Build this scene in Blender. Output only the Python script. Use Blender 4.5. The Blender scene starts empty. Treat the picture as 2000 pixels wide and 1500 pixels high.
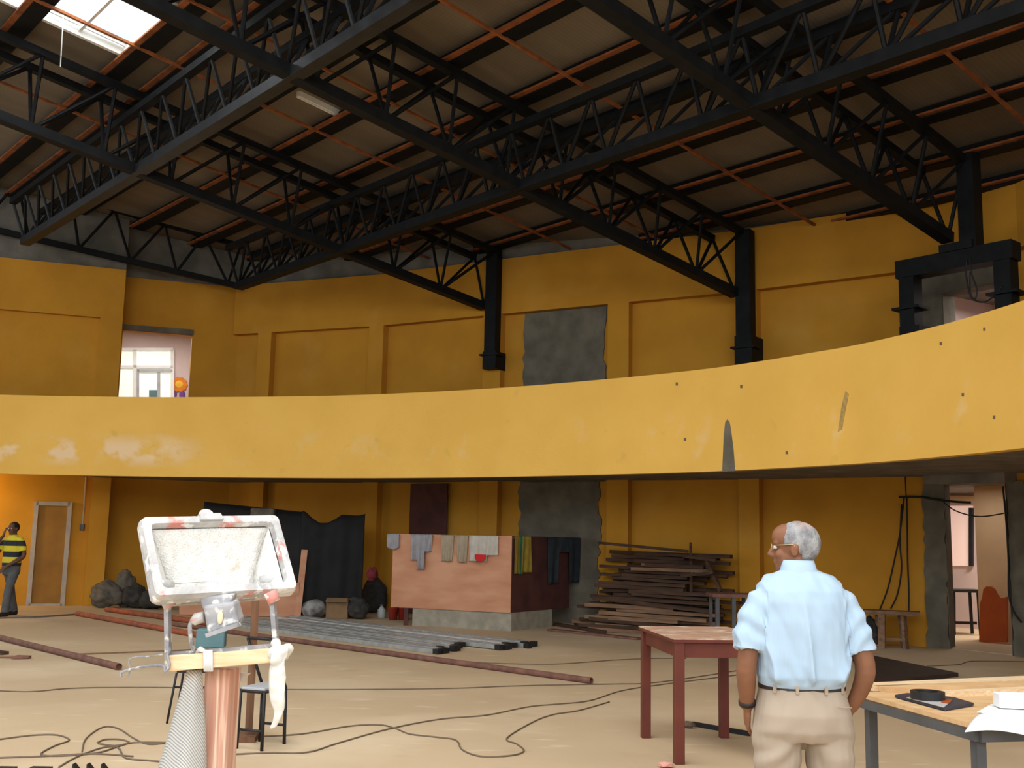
import bpy, bmesh, math, random
from mathutils import Vector, Matrix, Quaternion, noise
V = Vector
PI = math.pi
random.seed(7)
S = bpy.context.scene
COL = S.collection
# ------------------------------------------------------------------ camera
FPX = 2100.0
TH = math.atan(0.02)
PT = math.atan(300 / FPX * math.cos(TH))
FW = V((0, math.cos(PT), math.sin(PT)))
R0 = V((1, 0, 0)); U0 = V((0, -math.sin(PT), math.cos(PT)))
RT_ = math.cos(TH) * R0 + math.sin(TH) * U0
UP_ = -math.sin(TH) * R0 + math.cos(TH) * U0
CAM = V((0, 0, 1.6))
cd = bpy.data.cameras.new('camera'); cd.sensor_width = 36; cd.lens = FPX * 36 / 2000
cd.clip_start = 0.05; cd.clip_end = 200
co = bpy.data.objects.new('camera', cd); COL.objects.link(co)
m = Matrix.Identity(4)
for i in range(3):
    m[i][0] = RT_[i]; m[i][1] = UP_[i]; m[i][2] = -FW[i]; m[i][3] = CAM[i]
co.matrix_world = m
S.camera = co

def ray(x, y): return FW + RT_ * ((x - 1000) / FPX) - UP_ * ((y - 750) / FPX)
def G(x, y, z=0.0):                       # where the sight line meets height z
    d = ray(x, y); return CAM + d * ((z - 1.6) / d.z)
def D(x, y, Y):                           # ... meets depth Y
    d = ray(x, y); return CAM + d * (Y / d.y)

# ------------------------------------------------------------------ materials
MATS = {}
def mat(name, c, rough=0.8, c2=None, scale=4.0, detail=6.0, lo=0.35, hi=0.65, bump=0.0, bscale=None, metal=0.0,
        stretch=(1, 1, 1), spec=0.3, coords='Object'):
    if name in MATS: return MATS[name]
    M = bpy.data.materials.new(name); M.use_nodes = True
    nt = M.node_tree; N = nt.nodes; L = nt.links
    b = N['Principled BSDF']
    b.inputs['Roughness'].default_value = rough
    b.inputs['Metallic'].default_value = metal
    b.inputs['Specular IOR Level'].default_value = spec
    if c2 is None: c2 = tuple(v * 0.8 for v in c)
    tc = N.new('ShaderNodeTexCoord'); mp = N.new('ShaderNodeMapping')
    mp.inputs['Scale'].default_value = stretch
    L.new(tc.outputs[coords], mp.inputs['Vector'])
    n = N.new('ShaderNodeTexNoise'); n.inputs['Scale'].default_value = scale; n.inputs['Detail'].default_value = detail
    L.new(mp.outputs[0], n.inputs['Vector'])
    r = N.new('ShaderNodeValToRGB')
    r.color_ramp.elements[0].position = lo; r.color_ramp.elements[1].position = hi
    r.color_ramp.elements[0].color = (*c, 1); r.color_ramp.elements[1].color = (*c2, 1)
    L.new(n.outputs['Fac'], r.inputs[0]); L.new(r.outputs[0], b.inputs['Base Color'])
    if bump:
        n2 = N.new('ShaderNodeTexNoise'); n2.inputs['Scale'].default_value = bscale or scale * 4; n2.inputs['Detail'].default_value = 5
        L.new(mp.outputs[0], n2.inputs['Vector'])
        bp = N.new('ShaderNodeBump'); bp.inputs['Strength'].default_value = bump; bp.inputs['Distance'].default_value = 0.02
        L.new(n2.outputs['Fac'], bp.inputs['Height']); L.new(bp.outputs[0], b.inputs['Normal'])
    M['_ramp'] = r.name; M['_map'] = mp.name
    MATS[name] = M
    return M

def overlay(M, c, scale, lo, hi, stretch=(1, 1, 1), amount=1.0, zband=None, loc=(0, 0, 0)):
    """mix a second noise-shaped stain colour over a material"""
    nt = M.node_tree; N = nt.nodes; L = nt.links
    b = N['Principled BSDF']; src = b.inputs['Base Color'].links[0].from_socket
    tc = N.new('ShaderNodeTexCoord'); mp = N.new('ShaderNodeMapping')
    mp.inputs['Scale'].default_value = stretch; mp.inputs['Location'].default_value = loc
    L.new(tc.outputs['Object'], mp.inputs['Vector'])
    n = N.new('ShaderNodeTexNoise'); n.inputs['Scale'].default_value = scale; n.inputs['Detail'].default_value = 7
    L.new(mp.outputs[0], n.inputs['Vector'])
    r = N.new('ShaderNodeMapRange'); r.inputs[1].default_value = lo; r.inputs[2].default_value = hi
    r.inputs[3].default_value = 0; r.inputs[4].default_value = amount
    L.new(n.outputs['Fac'], r.inputs[0])
    fac = r.outputs[0]
    if zband:
        sx = N.new('ShaderNodeSeparateXYZ'); L.new(tc.outputs['Object'], sx.inputs[0])
        for (ax, a0, a1, b0, b1) in zband:
            for (u, v) in ((a0, a1), (b1, b0)):
                q = N.new('ShaderNodeMapRange'); q.inputs[1].default_value = u; q.inputs[2].default_value = v
                L.new(sx.outputs[ax], q.inputs[0])
                mu = N.new('ShaderNodeMath'); mu.operation = 'MULTIPLY'
                L.new(fac, mu.inputs[0]); L.new(q.outputs[0], mu.inputs[1]); fac = mu.outputs[0]
    mx = N.new('ShaderNodeMix'); mx.data_type = 'RGBA'
    mx.inputs[7].default_value = (*c, 1)
    L.new(fac, mx.inputs[0]); L.new(src, mx.inputs[6]); L.new(mx.outputs[2], b.inputs['Base Color'])
    return M

def wavemix(M, c, scale, direction='X', amount=0.4, dist=0.0, lo=0.4, hi=0.6, stretch=(1, 1, 1), rot=(0, 0, 0)):
    nt = M.node_tree; N = nt.nodes; L = nt.links
    b = N['Principled BSDF']; src = b.inputs['Base Color'].links[0].from_socket
    tc = N.new('ShaderNodeTexCoord'); mp = N.new('ShaderNodeMapping'); mp.inputs['Scale'].default_value = stretch
    mp.inputs['Rotation'].default_value = rot
    L.new(tc.outputs['Object'], mp.inputs['Vector'])
    w = N.new('ShaderNodeTexWave'); w.bands_direction = direction; w.inputs['Scale'].default_value = scale
    w.inputs['Distortion'].default_value = dist; w.inputs['Detail'].default_value = 3
    L.new(mp.outputs[0], w.inputs['Vector'])
    r = N.new('ShaderNodeMapRange'); r.inputs[1].default_value = lo; r.inputs[2].default_value = hi
    r.inputs[4].default_value = amount
    L.new(w.outputs['Fac'], r.inputs[0])
    mx = N.new('ShaderNodeMix'); mx.data_type = 'RGBA'; mx.inputs[7].default_value = (*c, 1)
    L.new(r.outputs[0], mx.inputs[0]); L.new(src, mx.inputs[6]); L.new(mx.outputs[2], b.inputs['Base Color'])
    return M

def emit(name, c, s):
    M = bpy.data.materials.new(name); M.use_nodes = True
    b = M.node_tree.nodes['Principled BSDF']
    b.inputs['Base Color'].default_value = (*c, 1)
    b.inputs['Emission Color'].default_value = (*c, 1); b.inputs['Emission Strength'].default_value = s
    MATS[name] = M; return M

# paints and surfaces
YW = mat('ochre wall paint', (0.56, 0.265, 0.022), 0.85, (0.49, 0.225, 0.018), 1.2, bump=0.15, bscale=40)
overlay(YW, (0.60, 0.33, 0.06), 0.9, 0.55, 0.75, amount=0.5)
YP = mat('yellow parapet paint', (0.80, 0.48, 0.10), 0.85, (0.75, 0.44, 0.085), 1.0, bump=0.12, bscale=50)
overlay(YP, (0.82, 0.60, 0.36), 1.9, 0.46, 0.58, stretch=(1, 1, 1.3), amount=0.9, zband=[(2, 2.75, 2.95, 3.15, 3.42), (0, -14, -13, -6.6, -5.6)])
overlay(YP, (0.80, 0.57, 0.27), 2.2, 0.57, 0.72, amount=0.55, zband=[(2, 2.7, 2.9, 3.2, 3.6)], loc=(3, 1, 0))
overlay(YP, (0.60, 0.38, 0.09), 3.0, 0.66, 0.8, amount=0.7, loc=(8, 5, 2))
GW = mat('bare cement render', (0.20, 0.19, 0.16), 0.95, (0.12, 0.115, 0.10), 2.0, bump=0.3, bscale=20)
GP = mat('grey cement patch', (0.17, 0.15, 0.11), 0.95, (0.11, 0.10, 0.075), 3.0, bump=0.3, bscale=25)
SLAB = mat('slab concrete', (0.22, 0.20, 0.17), 0.95, (0.14, 0.13, 0.11), 2.5, bump=0.2, bscale=18)
FLOOR = mat('dusty concrete floor', (0.58, 0.435, 0.275), 0.8, (0.50, 0.37, 0.23), 0.35, detail=8, bump=0.08, bscale=12)
overlay(FLOOR, (0.67, 0.54, 0.37), 0.5, 0.5, 0.7, amount=0.8, loc=(2, 7, 0))
overlay(FLOOR, (0.40, 0.295, 0.185), 1.6, 0.6, 0.8, amount=0.6, loc=(9, 2, 0))
overlay(FLOOR, (0.78, 0.68, 0.50), 5.0, 0.62, 0.75, stretch=(0.35, 1, 1), amount=0.5)
CEIL = mat('brown roof sheeting', (0.21, 0.168, 0.118), 0.8, (0.135, 0.105, 0.07), 0.9, stretch=(0.35, 1.2, 1), bump=0.0)
wavemix(CEIL, (0.10, 0.075, 0.05), 4.4, 'Y', 0.3, 0.3, 0.75, 1.0)
wavemix(CEIL, (0.30, 0.245, 0.18), 33.0, 'Y', 0.2, 0.6, 0.3, 0.9)
STEEL = mat('black steel paint', (0.011, 0.012, 0.013), 0.55, (0.007, 0.008, 0.009), 5, spec=0.1)
STEEL_G = mat('skylit black steel', (0.020, 0.022, 0.025), 0.5, (0.011, 0.012, 0.013), 5, spec=0.3)  # lit copy of the black steel: skylight gleam put into the colour
RUST = mat('orange rust steel', (0.33, 0.105, 0.03), 0.8, (0.17, 0.055, 0.02), 6)
RUSTPIPE = mat('rusty brown pipe', (0.22, 0.105, 0.075), 0.7, (0.13, 0.06, 0.045), 8)
REDPIPE = mat('red oxide pipe', (0.42, 0.10, 0.04), 0.7, (0.20, 0.07, 0.045), 6)
ALU = mat('mill aluminium', (0.42, 0.43, 0.42), 0.4, (0.30, 0.31, 0.30), 9, metal=0.35)
BLACK = mat('black plastic', (0.012, 0.012, 0.014), 0.5, (0.02, 0.02, 0.022), 6)
TARP = mat('black tarpaulin sheet', (0.007, 0.007, 0.008), 0.75, (0.013, 0.013, 0.013), 3, bump=0.3, bscale=8)
PLY = mat('pink plywood', (0.56, 0.29, 0.17), 0.75, (0.46, 0.205, 0.11), 1.7, stretch=(0.8, 0.8, 2.6), detail=8)
PLYD = mat('dark maroon board', (0.10, 0.035, 0.028), 0.8, (0.06, 0.022, 0.02), 3)
BLOCK = mat('concrete block', (0.34, 0.31, 0.24), 0.95, (0.25, 0.23, 0.18), 6, bump=0.3)
TIMBER = mat('weathered timber', (0.085, 0.045, 0.026), 0.85, (0.042, 0.023, 0.014), 5, stretch=(0.4, 3, 3))
TIMBER2 = mat('paler timber', (0.26, 0.15, 0.085), 0.85, (0.15, 0.085, 0.05), 5, stretch=(0.4, 3, 3))
PALEWOOD = mat('fresh pale timber', (0.80, 0.62, 0.40), 0.7, (0.62, 0.43, 0.24), 3, stretch=(3, 25, 25), detail=4)
REDWOOD = mat('pink striped timber', (0.58, 0.34, 0.25), 0.7, (0.46, 0.22, 0.15), 3, stretch=(26, 26, 0.9), detail=4)
overlay(REDWOOD, (0.76, 0.58, 0.44), 3, 0.53, 0.66, stretch=(30, 30, 1.2), amount=0.85, loc=(4, 2, 1))
REDPAINT = mat('red brown table paint', (0.135, 0.026, 0.013), 0.55, (0.10, 0.018, 0.010), 4, spec=0.4)
DUSTTOP = mat('dusty table top', (0.52, 0.34, 0.23), 0.7, (0.40, 0.22, 0.15), 7, stretch=(1, 2, 1))
overlay(DUSTTOP, (0.72, 0.60, 0.48), 6, 0.52, 0.66, amount=0.8)
PLANK = mat('yellow plank top', (0.66, 0.44, 0.23), 0.65, (0.56, 0.35, 0.17), 3, stretch=(1, 6, 1))
GREYSTEEL = mat('grey painted steel', (0.10, 0.105, 0.11), 0.55, (0.07, 0.072, 0.075), 5)
WHITEPL = mat('splashed white enamel', (0.56, 0.55, 0.53), 0.6, (0.36, 0.355, 0.35), 14, bump=0.25, bscale=60)
overlay(WHITEPL, (0.62, 0.20, 0.16), 16, 0.56, 0.62, amount=0.85, loc=(0.4, 0.2, 0))
overlay(WHITEPL, (0.78, 0.78, 0.76), 45, 0.55, 0.62, amount=0.9)
REFL = mat('plaster caked reflector', (0.78, 0.77, 0.73), 0.45, (0.66, 0.64, 0.59), 70, bump=0.4, bscale=260)
overlay(REFL, (0.50, 0.42, 0.30), 28, 0.66, 0.74, amount=0.7)
REFLB = mat('bright reflector', (0.88, 0.88, 0.87), 0.35, (0.84, 0.84, 0.83), 6)
GREYMET = mat('splashed grey casting', (0.36, 0.36, 0.37), 0.6, (0.22, 0.22, 0.24), 18)
overlay(GREYMET, (0.66, 0.65, 0.62), 45, 0.54, 0.62, amount=0.8)
ROPE = mat('white plastic strip', (0.66, 0.65, 0.62), 0.6, (0.68, 0.68, 0.66), 20)
SACK = mat('woven white sack', (0.58, 0.57, 0.53), 0.7, (0.48, 0.47, 0.43), 6)
wavemix(SACK, (0.20, 0.21, 0.22), 85.0, 'DIAGONAL', 0.85, 0.3, 0.45, 0.75, rot=(0, 0, 0))
RAG = mat('white plastic rag', (0.66, 0.65, 0.60), 0.5, (0.55, 0.54, 0.50), 12)
TEAL = mat('teal metal box', (0.10, 0.20, 0.22), 0.5, (0.08, 0.16, 0.18), 5)
BROWNPOST = mat('brown wood post', (0.19, 0.095, 0.05), 0.8, (0.12, 0.06, 0.032), 4, stretch=(6, 6, 0.7))
CABLE = mat('dark grey cable', (0.17, 0.125, 0.085), 0.7, (0.13, 0.095, 0.065), 10)
CABLEB = mat('black cable', (0.015, 0.014, 0.014), 0.6)
PAPER = mat('white drawing paper', (0.82, 0.83, 0.84), 0.7, (0.78, 0.79, 0.80), 3)
SKIN = mat('brown skin', (0.23, 0.10, 0.052), 0.55, (0.19, 0.08, 0.04), 9)
SKIND = mat('dark brown skin', (0.12, 0.055, 0.032), 0.55, (0.09, 0.042, 0.025), 9)
SHIRT = mat('pale blue cotton', (0.37, 0.49, 0.61), 0.85, (0.35, 0.47, 0.59), 9)
wavemix(SHIRT, (0.40, 0.54, 0.68), 60, 'X', 0.25, 0.0, 0.4, 0.6)
TROUS = mat('khaki cotton', (0.38, 0.31, 0.24), 0.9, (0.345, 0.28, 0.215), 7)
LEATHER = mat('dark leather', (0.03, 0.02, 0.016), 0.5)
GOLD = mat('thin gold wire', (0.55, 0.42, 0.22), 0.35, metal=0.7)
GREYHAIR = mat('grey hair', (0.34, 0.34, 0.34), 0.8, (0.17, 0.17, 0.18), 26, stretch=(1, 1, 0.6), bump=0.5, bscale=90)
BLACKHAIR = mat('black hair', (0.012, 0.010, 0.010), 0.8)
EYEW = mat('eye white', (0.7, 0.68, 0.64), 0.3)
POLO = mat('yellow polo', (0.62, 0.52, 0.03), 0.85, (0.56, 0.46, 0.03), 6)
wavemix(POLO, (0.02, 0.025, 0.035), 1.55, 'Z', 1.0, 0.0, 0.50, 0.54)
POLOS = mat('yellow sleeve', (0.62, 0.54, 0.03), 0.85)
JEANS = mat('grey denim', (0.10, 0.105, 0.11), 0.9, (0.075, 0.08, 0.085), 8)
DENIM = mat('dark blue denim', (0.035, 0.05, 0.065), 0.9, (0.025, 0.035, 0.045), 8)
CLG = mat('grey cloth', (0.32, 0.31, 0.33), 0.9, (0.25, 0.245, 0.26), 8)
CLK = mat('khaki cloth', (0.36, 0.30, 0.21), 0.9, (0.29, 0.24, 0.17), 8)
CLW = mat('off white cloth', (0.50, 0.46, 0.40), 0.9, (0.42, 0.38, 0.33), 8)
CLR = mat('red cloth', (0.60, 0.02, 0.02), 0.8)
CLY = mat('yellow green towel', (0.34, 0.24, 0.03), 0.9, (0.26, 0.19, 0.03), 8)
CLGR = mat('green stripe cloth', (0.05, 0.20, 0.12), 0.9)
CARD = mat('brown cardboard', (0.26, 0.16, 0.085), 0.9, (0.20, 0.12, 0.06), 5)
REDPL = mat('red plastic', (0.34, 0.035, 0.02), 0.45)
GREYSACK = mat('grey rubble sack', (0.15, 0.13, 0.10), 0.95, (0.09, 0.08, 0.065), 9, bump=0.4)
DARKSACK = mat('dark sack', (0.03, 0.028, 0.026), 0.9, (0.05, 0.046, 0.04), 9, bump=0.4)
PINKW = mat('pale pink wall paint', (0.60, 0.48, 0.45), 0.85, (0.56, 0.45, 0.42), 2)
CREAMW = mat('cream wall paint', (0.55, 0.40, 0.25), 0.85, (0.50, 0.36, 0.22), 2)
WHITEFR = mat('white painted frame', (0.78, 0.78, 0.74), 0.6, (0.72, 0.72, 0.68), 4)
LAV = mat('pale frame paint', (0.46, 0.40, 0.33), 0.7, (0.38, 0.33, 0.29), 6)
LEAF = mat('brown door leaf', (0.33, 0.16, 0.03), 0.8, (0.27, 0.13, 0.028), 3)
ORANGE = mat('orange board', (0.36, 0.075, 0.012), 0.7, (0.30, 0.06, 0.012), 4)
def glass(name, c, strength):
    M = bpy.data.materials.new(name); M.use_nodes = True
    nt = M.node_tree; b = nt.nodes['Principled BSDF']
    b.inputs['Base Color'].default_value = (*c, 1); b.inputs['Roughness'].default_value = strength
    b.inputs['Transmission Weight'].default_value = 1.0; b.inputs['IOR'].default_value = 1.05
    return M
SKYGL = glass('translucent roof sheet', (0.96, 0.98, 1.0), 0.5)
CLEAR = glass('clear glass', (0.95, 0.97, 0.98), 0.05)

# ------------------------------------------------------------------ mesh helpers
class MB:
    def __init__(s): s.bm = bmesh.new()
    def poly(s, pts):
        return s.bm.faces.new([s.bm.verts.new(p) for p in pts])
    def hexa(s, b, t):                     # bottom ring, top ring of equal length
        n = len(b)
        vb = [s.bm.verts.new(p) for p in b]; vt = [s.bm.verts.new(p) for p in t]
        s.bm.faces.new(list(reversed(vb))); s.bm.faces.new(vt)
        for i in range(n):
            j = (i + 1) % n
            s.bm.faces.new([vb[i], vb[j], vt[j], vt[i]])
        return s
    def box(s, c, size, rot=None):
        c = V(c); hx, hy, hz = size[0] / 2, size[1] / 2, size[2] / 2
        def q(x, y, z):
            p = V((x, y, z))
            return c + (rot @ p if rot is not None else p)
        return s.hexa([q(-hx, -hy, -hz), q(hx, -hy, -hz), q(hx, hy, -hz), q(-hx, hy, -hz)],
                      [q(-hx, -hy, hz), q(hx, -hy, hz), q(hx, hy, hz), q(-hx, hy, hz)])
    def beam(s, a, b, w, h, up=V((0, 0, 1))):
        a = V(a); b = V(b); d = (b - a).normalized()
        x = d.cross(up)
        if x.length < 1e-4: x = d.cross(V((0, 1, 0)))
        x.normalize(); y = x.cross(d).normalized()
        r = lambda p: [p - x * w / 2 - y * h / 2, p + x * w / 2 - y * h / 2, p + x * w / 2 + y * h / 2, p - x * w / 2 + y * h / 2]
        return s.hexa(list(reversed(r(a))), list(reversed(r(b))))
    def tube(s, pts, rad, n=8, cap=True, ref=None, ell=None):
        pts = [V(p) for p in pts]
        if not hasattr(rad, '__len__'): rad = [rad] * len(pts)
        rings = []; prev = None
        for i, p in enumerate(pts):
            d = (pts[min(i + 1, len(pts) - 1)] - pts[max(i - 1, 0)])
            if d.length < 1e-9: d = V((0, 0, 1))
            d.normalize()
            if prev is None:
                x = ref if ref is not None else (V((0, 0, 1)) if abs(d.z) < 0.9 else V((0, 1, 0)))
            else: x = prev
            x = (x - d * x.dot(d))
            if x.length < 1e-6: x = d.orthogonal()
            x.normalize(); y = d.cross(x); prev = x
            r = rad[i]
            rx, ry = (r if hasattr(r, '__len__') else (r, r))
            rings.append([s.bm.verts.new(p + x * rx * math.cos(2 * PI * k / n) + y * ry * math.sin(2 * PI * k / n)) for k in range(n)])
        for a, b in zip(rings, rings[1:]):
            for k in range(n):
                s.bm.faces.new([a[k], a[(k + 1) % n], b[(k + 1) % n], b[k]])
        if cap:
            s.bm.faces.new(list(reversed(rings[0]))); s.bm.faces.new(rings[-1])
        return s
    def ell(s, c, r, M=None, seg=16, ring=10):
        ret = bmesh.ops.create_uvsphere(s.bm, u_segments=seg, v_segments=ring, radius=1.0)
        T = Matrix.Translation(V(c)) @ Matrix.Diagonal((r[0], r[1], r[2], 1))
        if M is not None: T = M @ T
        bmesh.ops.transform(s.bm, matrix=T, verts=ret['verts'])
        return s
    def prism(s, poly, h):                  # polygon (list of points) extruded by vector h
        return s.hexa([V(p) for p in poly], [V(p) + V(h) for p in poly])
    def lathe(s, c, prof, n=16):
        rings = [[s.bm.verts.new(V(c) + V((r * math.cos(2 * PI * k / n), r * math.sin(2 * PI * k / n), z))) for k in range(n)] for r, z in prof]
        for a, b in zip(rings, rings[1:]):
            for k in range(n): s.bm.faces.new([a[k], a[(k + 1) % n], b[(k + 1) % n], b[k]])
        s.bm.faces.new(list(reversed(rings[0]))); s.bm.faces.new(rings[-1])
        return s
    def loft(s, rings, cap=True):
        vr = [[s.bm.verts.new(p) for p in r] for r in rings]; n = len(vr[0])
        for a, b in zip(vr, vr[1:]):
            for k in range(n): s.bm.faces.new([a[k], a[(k + 1) % n], b[(k + 1) % n], b[k]])
        if cap:
            s.bm.faces.new(list(reversed(vr[0]))); s.bm.faces.new(vr[-1])
        return s
    def grid(s, f, nu, nv):
        vv = [[s.bm.verts.new(f(i / nu, j / nv)) for j in range(nv + 1)] for i in range(nu + 1)]
        for i in range(nu):
            for j in range(nv):
                s.bm.faces.new([vv[i][j], vv[i + 1][j], vv[i + 1][j + 1], vv[i][j + 1]])
        return s

def fuse(mb, voxel, smooth=4):
    """one continuous skin over all shapes in mb"""
    me = bpy.data.meshes.new('fuse'); mb.bm.to_mesh(me)
    o = bpy.data.objects.new('fuse', me); COL.objects.link(o)
    r = o.modifiers.new('r', 'REMESH'); r.mode = 'VOXEL'; r.voxel_size = voxel; r.use_smooth_shade = True
    sm = o.modifiers.new('s', 'SMOOTH'); sm.factor = 0.5; sm.iterations = smooth
    dg = bpy.context.evaluated_depsgraph_get()
    out = bpy.data.meshes.new_from_object(o.evaluated_get(dg))
    bpy.data.objects.remove(o)
    res = MB(); res.bm.from_mesh(out); bpy.data.meshes.remove(out); bpy.data.meshes.remove(me)
    return res

def thing(name, label, cat, loc=(0, 0, 0), group=None, rz=0.0):
    o = bpy.data.objects.new(name, None); COL.objects.link(o)
    o.empty_display_size = 0.1
    o.location = loc; o.rotation_euler = (0, 0, rz)
    o['label'] = label; o['category'] = cat
    if group: o['group'] = group
    return o
def wmat(o):
    M = Matrix.Translation(o.location) @ o.rotation_euler.to_matrix().to_4x4()
    return (wmat(o.parent) @ M) if o.parent else M
def obj(name, mb, M, parent=None, smooth=False, bevel=0.0, solid=0.0, origin=None, sub=0, label=None, recalc=True):
    bm = mb.bm
    if recalc: bmesh.ops.recalc_face_normals(bm, faces=bm.faces)
    me = bpy.data.meshes.new(name)
    bm.to_mesh(me); bm.free()
    o = bpy.data.objects.new(name, me); COL.objects.link(o)
    if M is not None: me.materials.append(M)
    if parent is not None:
        me.transform(wmat(parent).inverted()); o.parent = parent
    elif origin is not None:
        me.transform(Matrix.Translation(-V(origin))); o.location = origin
    if smooth:
        me.polygons.foreach_set('use_smooth', [True] * len(me.polygons)); me.update()
    if solid:
        q = o.modifiers.new('thickness', 'SOLIDIFY'); q.thickness = solid; q.offset = 0
    if bevel:
        q = o.modifiers.new('bevel', 'BEVEL'); q.width = bevel; q.segments = 2; q.limit_method = 'ANGLE'
    if sub:
        q = o.modifiers.new('sub', 'SUBSURF'); q.levels = sub; q.render_levels = sub
    if label: o['label'] = label
    return o
def tag(o, label, cat, group=None):
    o['label'] = label; o['category'] = cat
    if group: o['group'] = group
    return o
def struct(o): o['kind'] = 'structure'; return o
def cr(pts, n=6):
    """Catmull-Rom through points"""
    P = [V(p) for p in pts]; out = []
    for i in range(len(P) - 1):
        p0 = P[max(i - 1, 0)]; p1 = P[i]; p2 = P[i + 1]; p3 = P[min(i + 2, len(P) - 1)]
        for k in range(n):
            t = k / n
            out.append(0.5 * ((2 * p1) + (p2 - p0) * t + (2 * p0 - 5 * p1 + 4 * p2 - p3) * t * t + (3 * p1 - p0 - 3 * p2 + p3) * t ** 3))
    out.append(P[-1]); return out
def copy_tree(src, loc, rz=None):
    r = src.copy(); COL.objects.link(r); r.location = loc
    if rz is not None: r.rotation_euler = (0, 0, rz)
    for ch in list(src.children):
        c = ch.copy(); COL.objects.link(c); c.parent = r
        for g in ch.children:
            d = g.copy(); COL.objects.link(d); d.parent = c
    return r

# ------------------------------------------------------------------ roof frame of reference
T2 = V((0.76, 0.65)).normalized(); P2 = V((-T2.y, T2.x)); OX = V((4.23, 19.4)); GR = 0.152
def RP(t, p, off=0.0):
    q = OX + T2 * t + P2 * p
    return V((q.x, q.y, 7.4 - GR * t - off))
def roofz(x, y): return 7.4 - GR * ((V((x, y)) - OX).dot(T2))
def rhit(x, y, off):
    d = ray(x, y); d2 = V((d.x, d.y))
    s = (7.4 - off - 1.6 + GR * OX.dot(T2)) / (d.z + GR * d2.dot(T2))
    h = CAM + d * s; q = V((h.x, h.y)) - OX
    return q.dot(T2), q.dot(P2), h

# ------------------------------------------------------------------ walls
WL = [V((-14.0, 21.28)), V((-8.64, 23.37)), V((-8.86, 23.9)), V((-6.43, 24.76))]
WR = [V((-6.43, 24.76)), V((-2.9, 23.37)), V((-0.585, 22.06)), V((4.23, 19.4)), V((7.05, 17.37)), V((7.87, 16.03)), V((8.3, 14.5)), V((8.5, 11)), V((8.6, 5))]
ZT = 7.3
def cum(pts):
    s = [0.0]
    for a, b in zip(pts, pts[1:]): s.append(s[-1] + (b - a).length)
    return s
def wat(pts, s):
    c = cum(pts)
    for i in range(len(pts) - 1):
        if s <= c[i + 1] + 1e-6 or i == len(pts) - 2:
            d = (pts[i + 1] - pts[i]).normalized()
            return pts[i] + d * (s - c[i]), d, V((d.y, -d.x))
def ws(pts, px, py=750, seg=None):
    """arclength and height where a sight line meets the wall"""
    d = ray(px, py); c = cum(pts)
    best = None
    for i in range(len(pts) - 1):
        if seg is not None and i not in seg: continue
        a, b = pts[i], pts[i + 1]; e = b - a
        det = d.x * (-e.y) - d.y * (-e.x)
        if abs(det) < 1e-9: continue
        k = (a.x * (-e.y) - a.y * (-e.x)) / det
        u = (d.x * a.y - d.y * a.x) / det
        if k > 0 and -0.02 <= u <= 1.02:
            if best is None or k < best[0]: best = (k, c[i] + u * (c[i + 1] - c[i]), 1.6 + d.z * k)
    return (best[1], best[2]) if best else None
def wall_mesh(pts, z0, z1, holes=(), th=0.25, roof=False):
    """slab wall along a polyline, with openings (s0, s1, za, zb)"""
    mb = MB(); c = cum(pts)
    ss = sorted(set([round(v, 4) for v in c] + [round(h[0], 4) for h in holes] + [round(h[1], 4) for h in holes]))
    ss = [v for v in ss if -1e-4 <= v <= c[-1] + 1e-4]
    zz = sorted(set([z0, z1] + [h[2] for h in holes] + [h[3] for h in holes]))
    zz = [v for v in zz if z0 - 1e-6 <= v <= z1 + 1e-6]
    for a, b in zip(ss, ss[1:]):
        if b - a < 1e-3: continue
        pa, d, n = wat(pts, a + 1e-4); pb, _, _ = wat(pts, b - 1e-4)
        pa = pa - d * 1e-4; pb = pb + d * 1e-4
        for u, v in zip(zz, zz[1:]):
            if any(h[0] - 1e-3 <= a and b <= h[1] + 1e-3 and h[2] - 1e-3 <= u and v <= h[3] + 1e-3 for h in holes): continue
            A, B = pa - n * th, pb - n * th
            za, zb = (v, v)
            if roof and v >= z1 - 1e-6:
                za, zb = roofz(pa.x, pa.y) - 0.01, roofz(pb.x, pb.y) - 0.01
                za = max(za, u + 0.005); zb = max(zb, u + 0.005)
            mb.hexa([V((*pa, u)), V((*pb, u)), V((*B, u)), V((*A, u))], [V((*pa, za)), V((*pb, zb)), V((*B, zb)), V((*A, za))])
    bmesh.ops.remove_doubles(mb.bm, verts=mb.bm.verts, dist=1e-4)
    return mb
def strip(pts, s0, s1, z0, z1, e, back=0.03):
    """box following the wall face, standing e proud of it"""
    mb = MB(); c = cum(pts)
    ss = [s0] + [v for v in c if s0 + 1e-3 < v < s1 - 1e-3] + [s1]
    P = []
    for i, v in enumerate(ss):
        p, d, n = wat(pts, v)
        if 0 < i < len(ss) - 1:
            _, _, n1 = wat(pts, v - 1e-3); _, _, n2 = wat(pts, v + 1e-3); nn = (n1 + n2); nn = nn / nn.dot(n1)
        else: nn = n
        P.append((p + nn * e, p - nn * back))
    for (a, A), (b, B) in zip(P, P[1:]):
        mb.hexa([V((*a, z0)), V((*b, z0)), V((*B, z0)), V((*A, z0))], [V((*a, z1)), V((*b, z1)), V((*B, z1)), V((*A, z1))])
    bmesh.ops.remove_doubles(mb.bm, verts=mb.bm.verts, dist=1e-4)
    return mb

struct(obj('floor', MB().box((-1, 7, -0.1), (40, 50, 0.2)), FLOOR))

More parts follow.
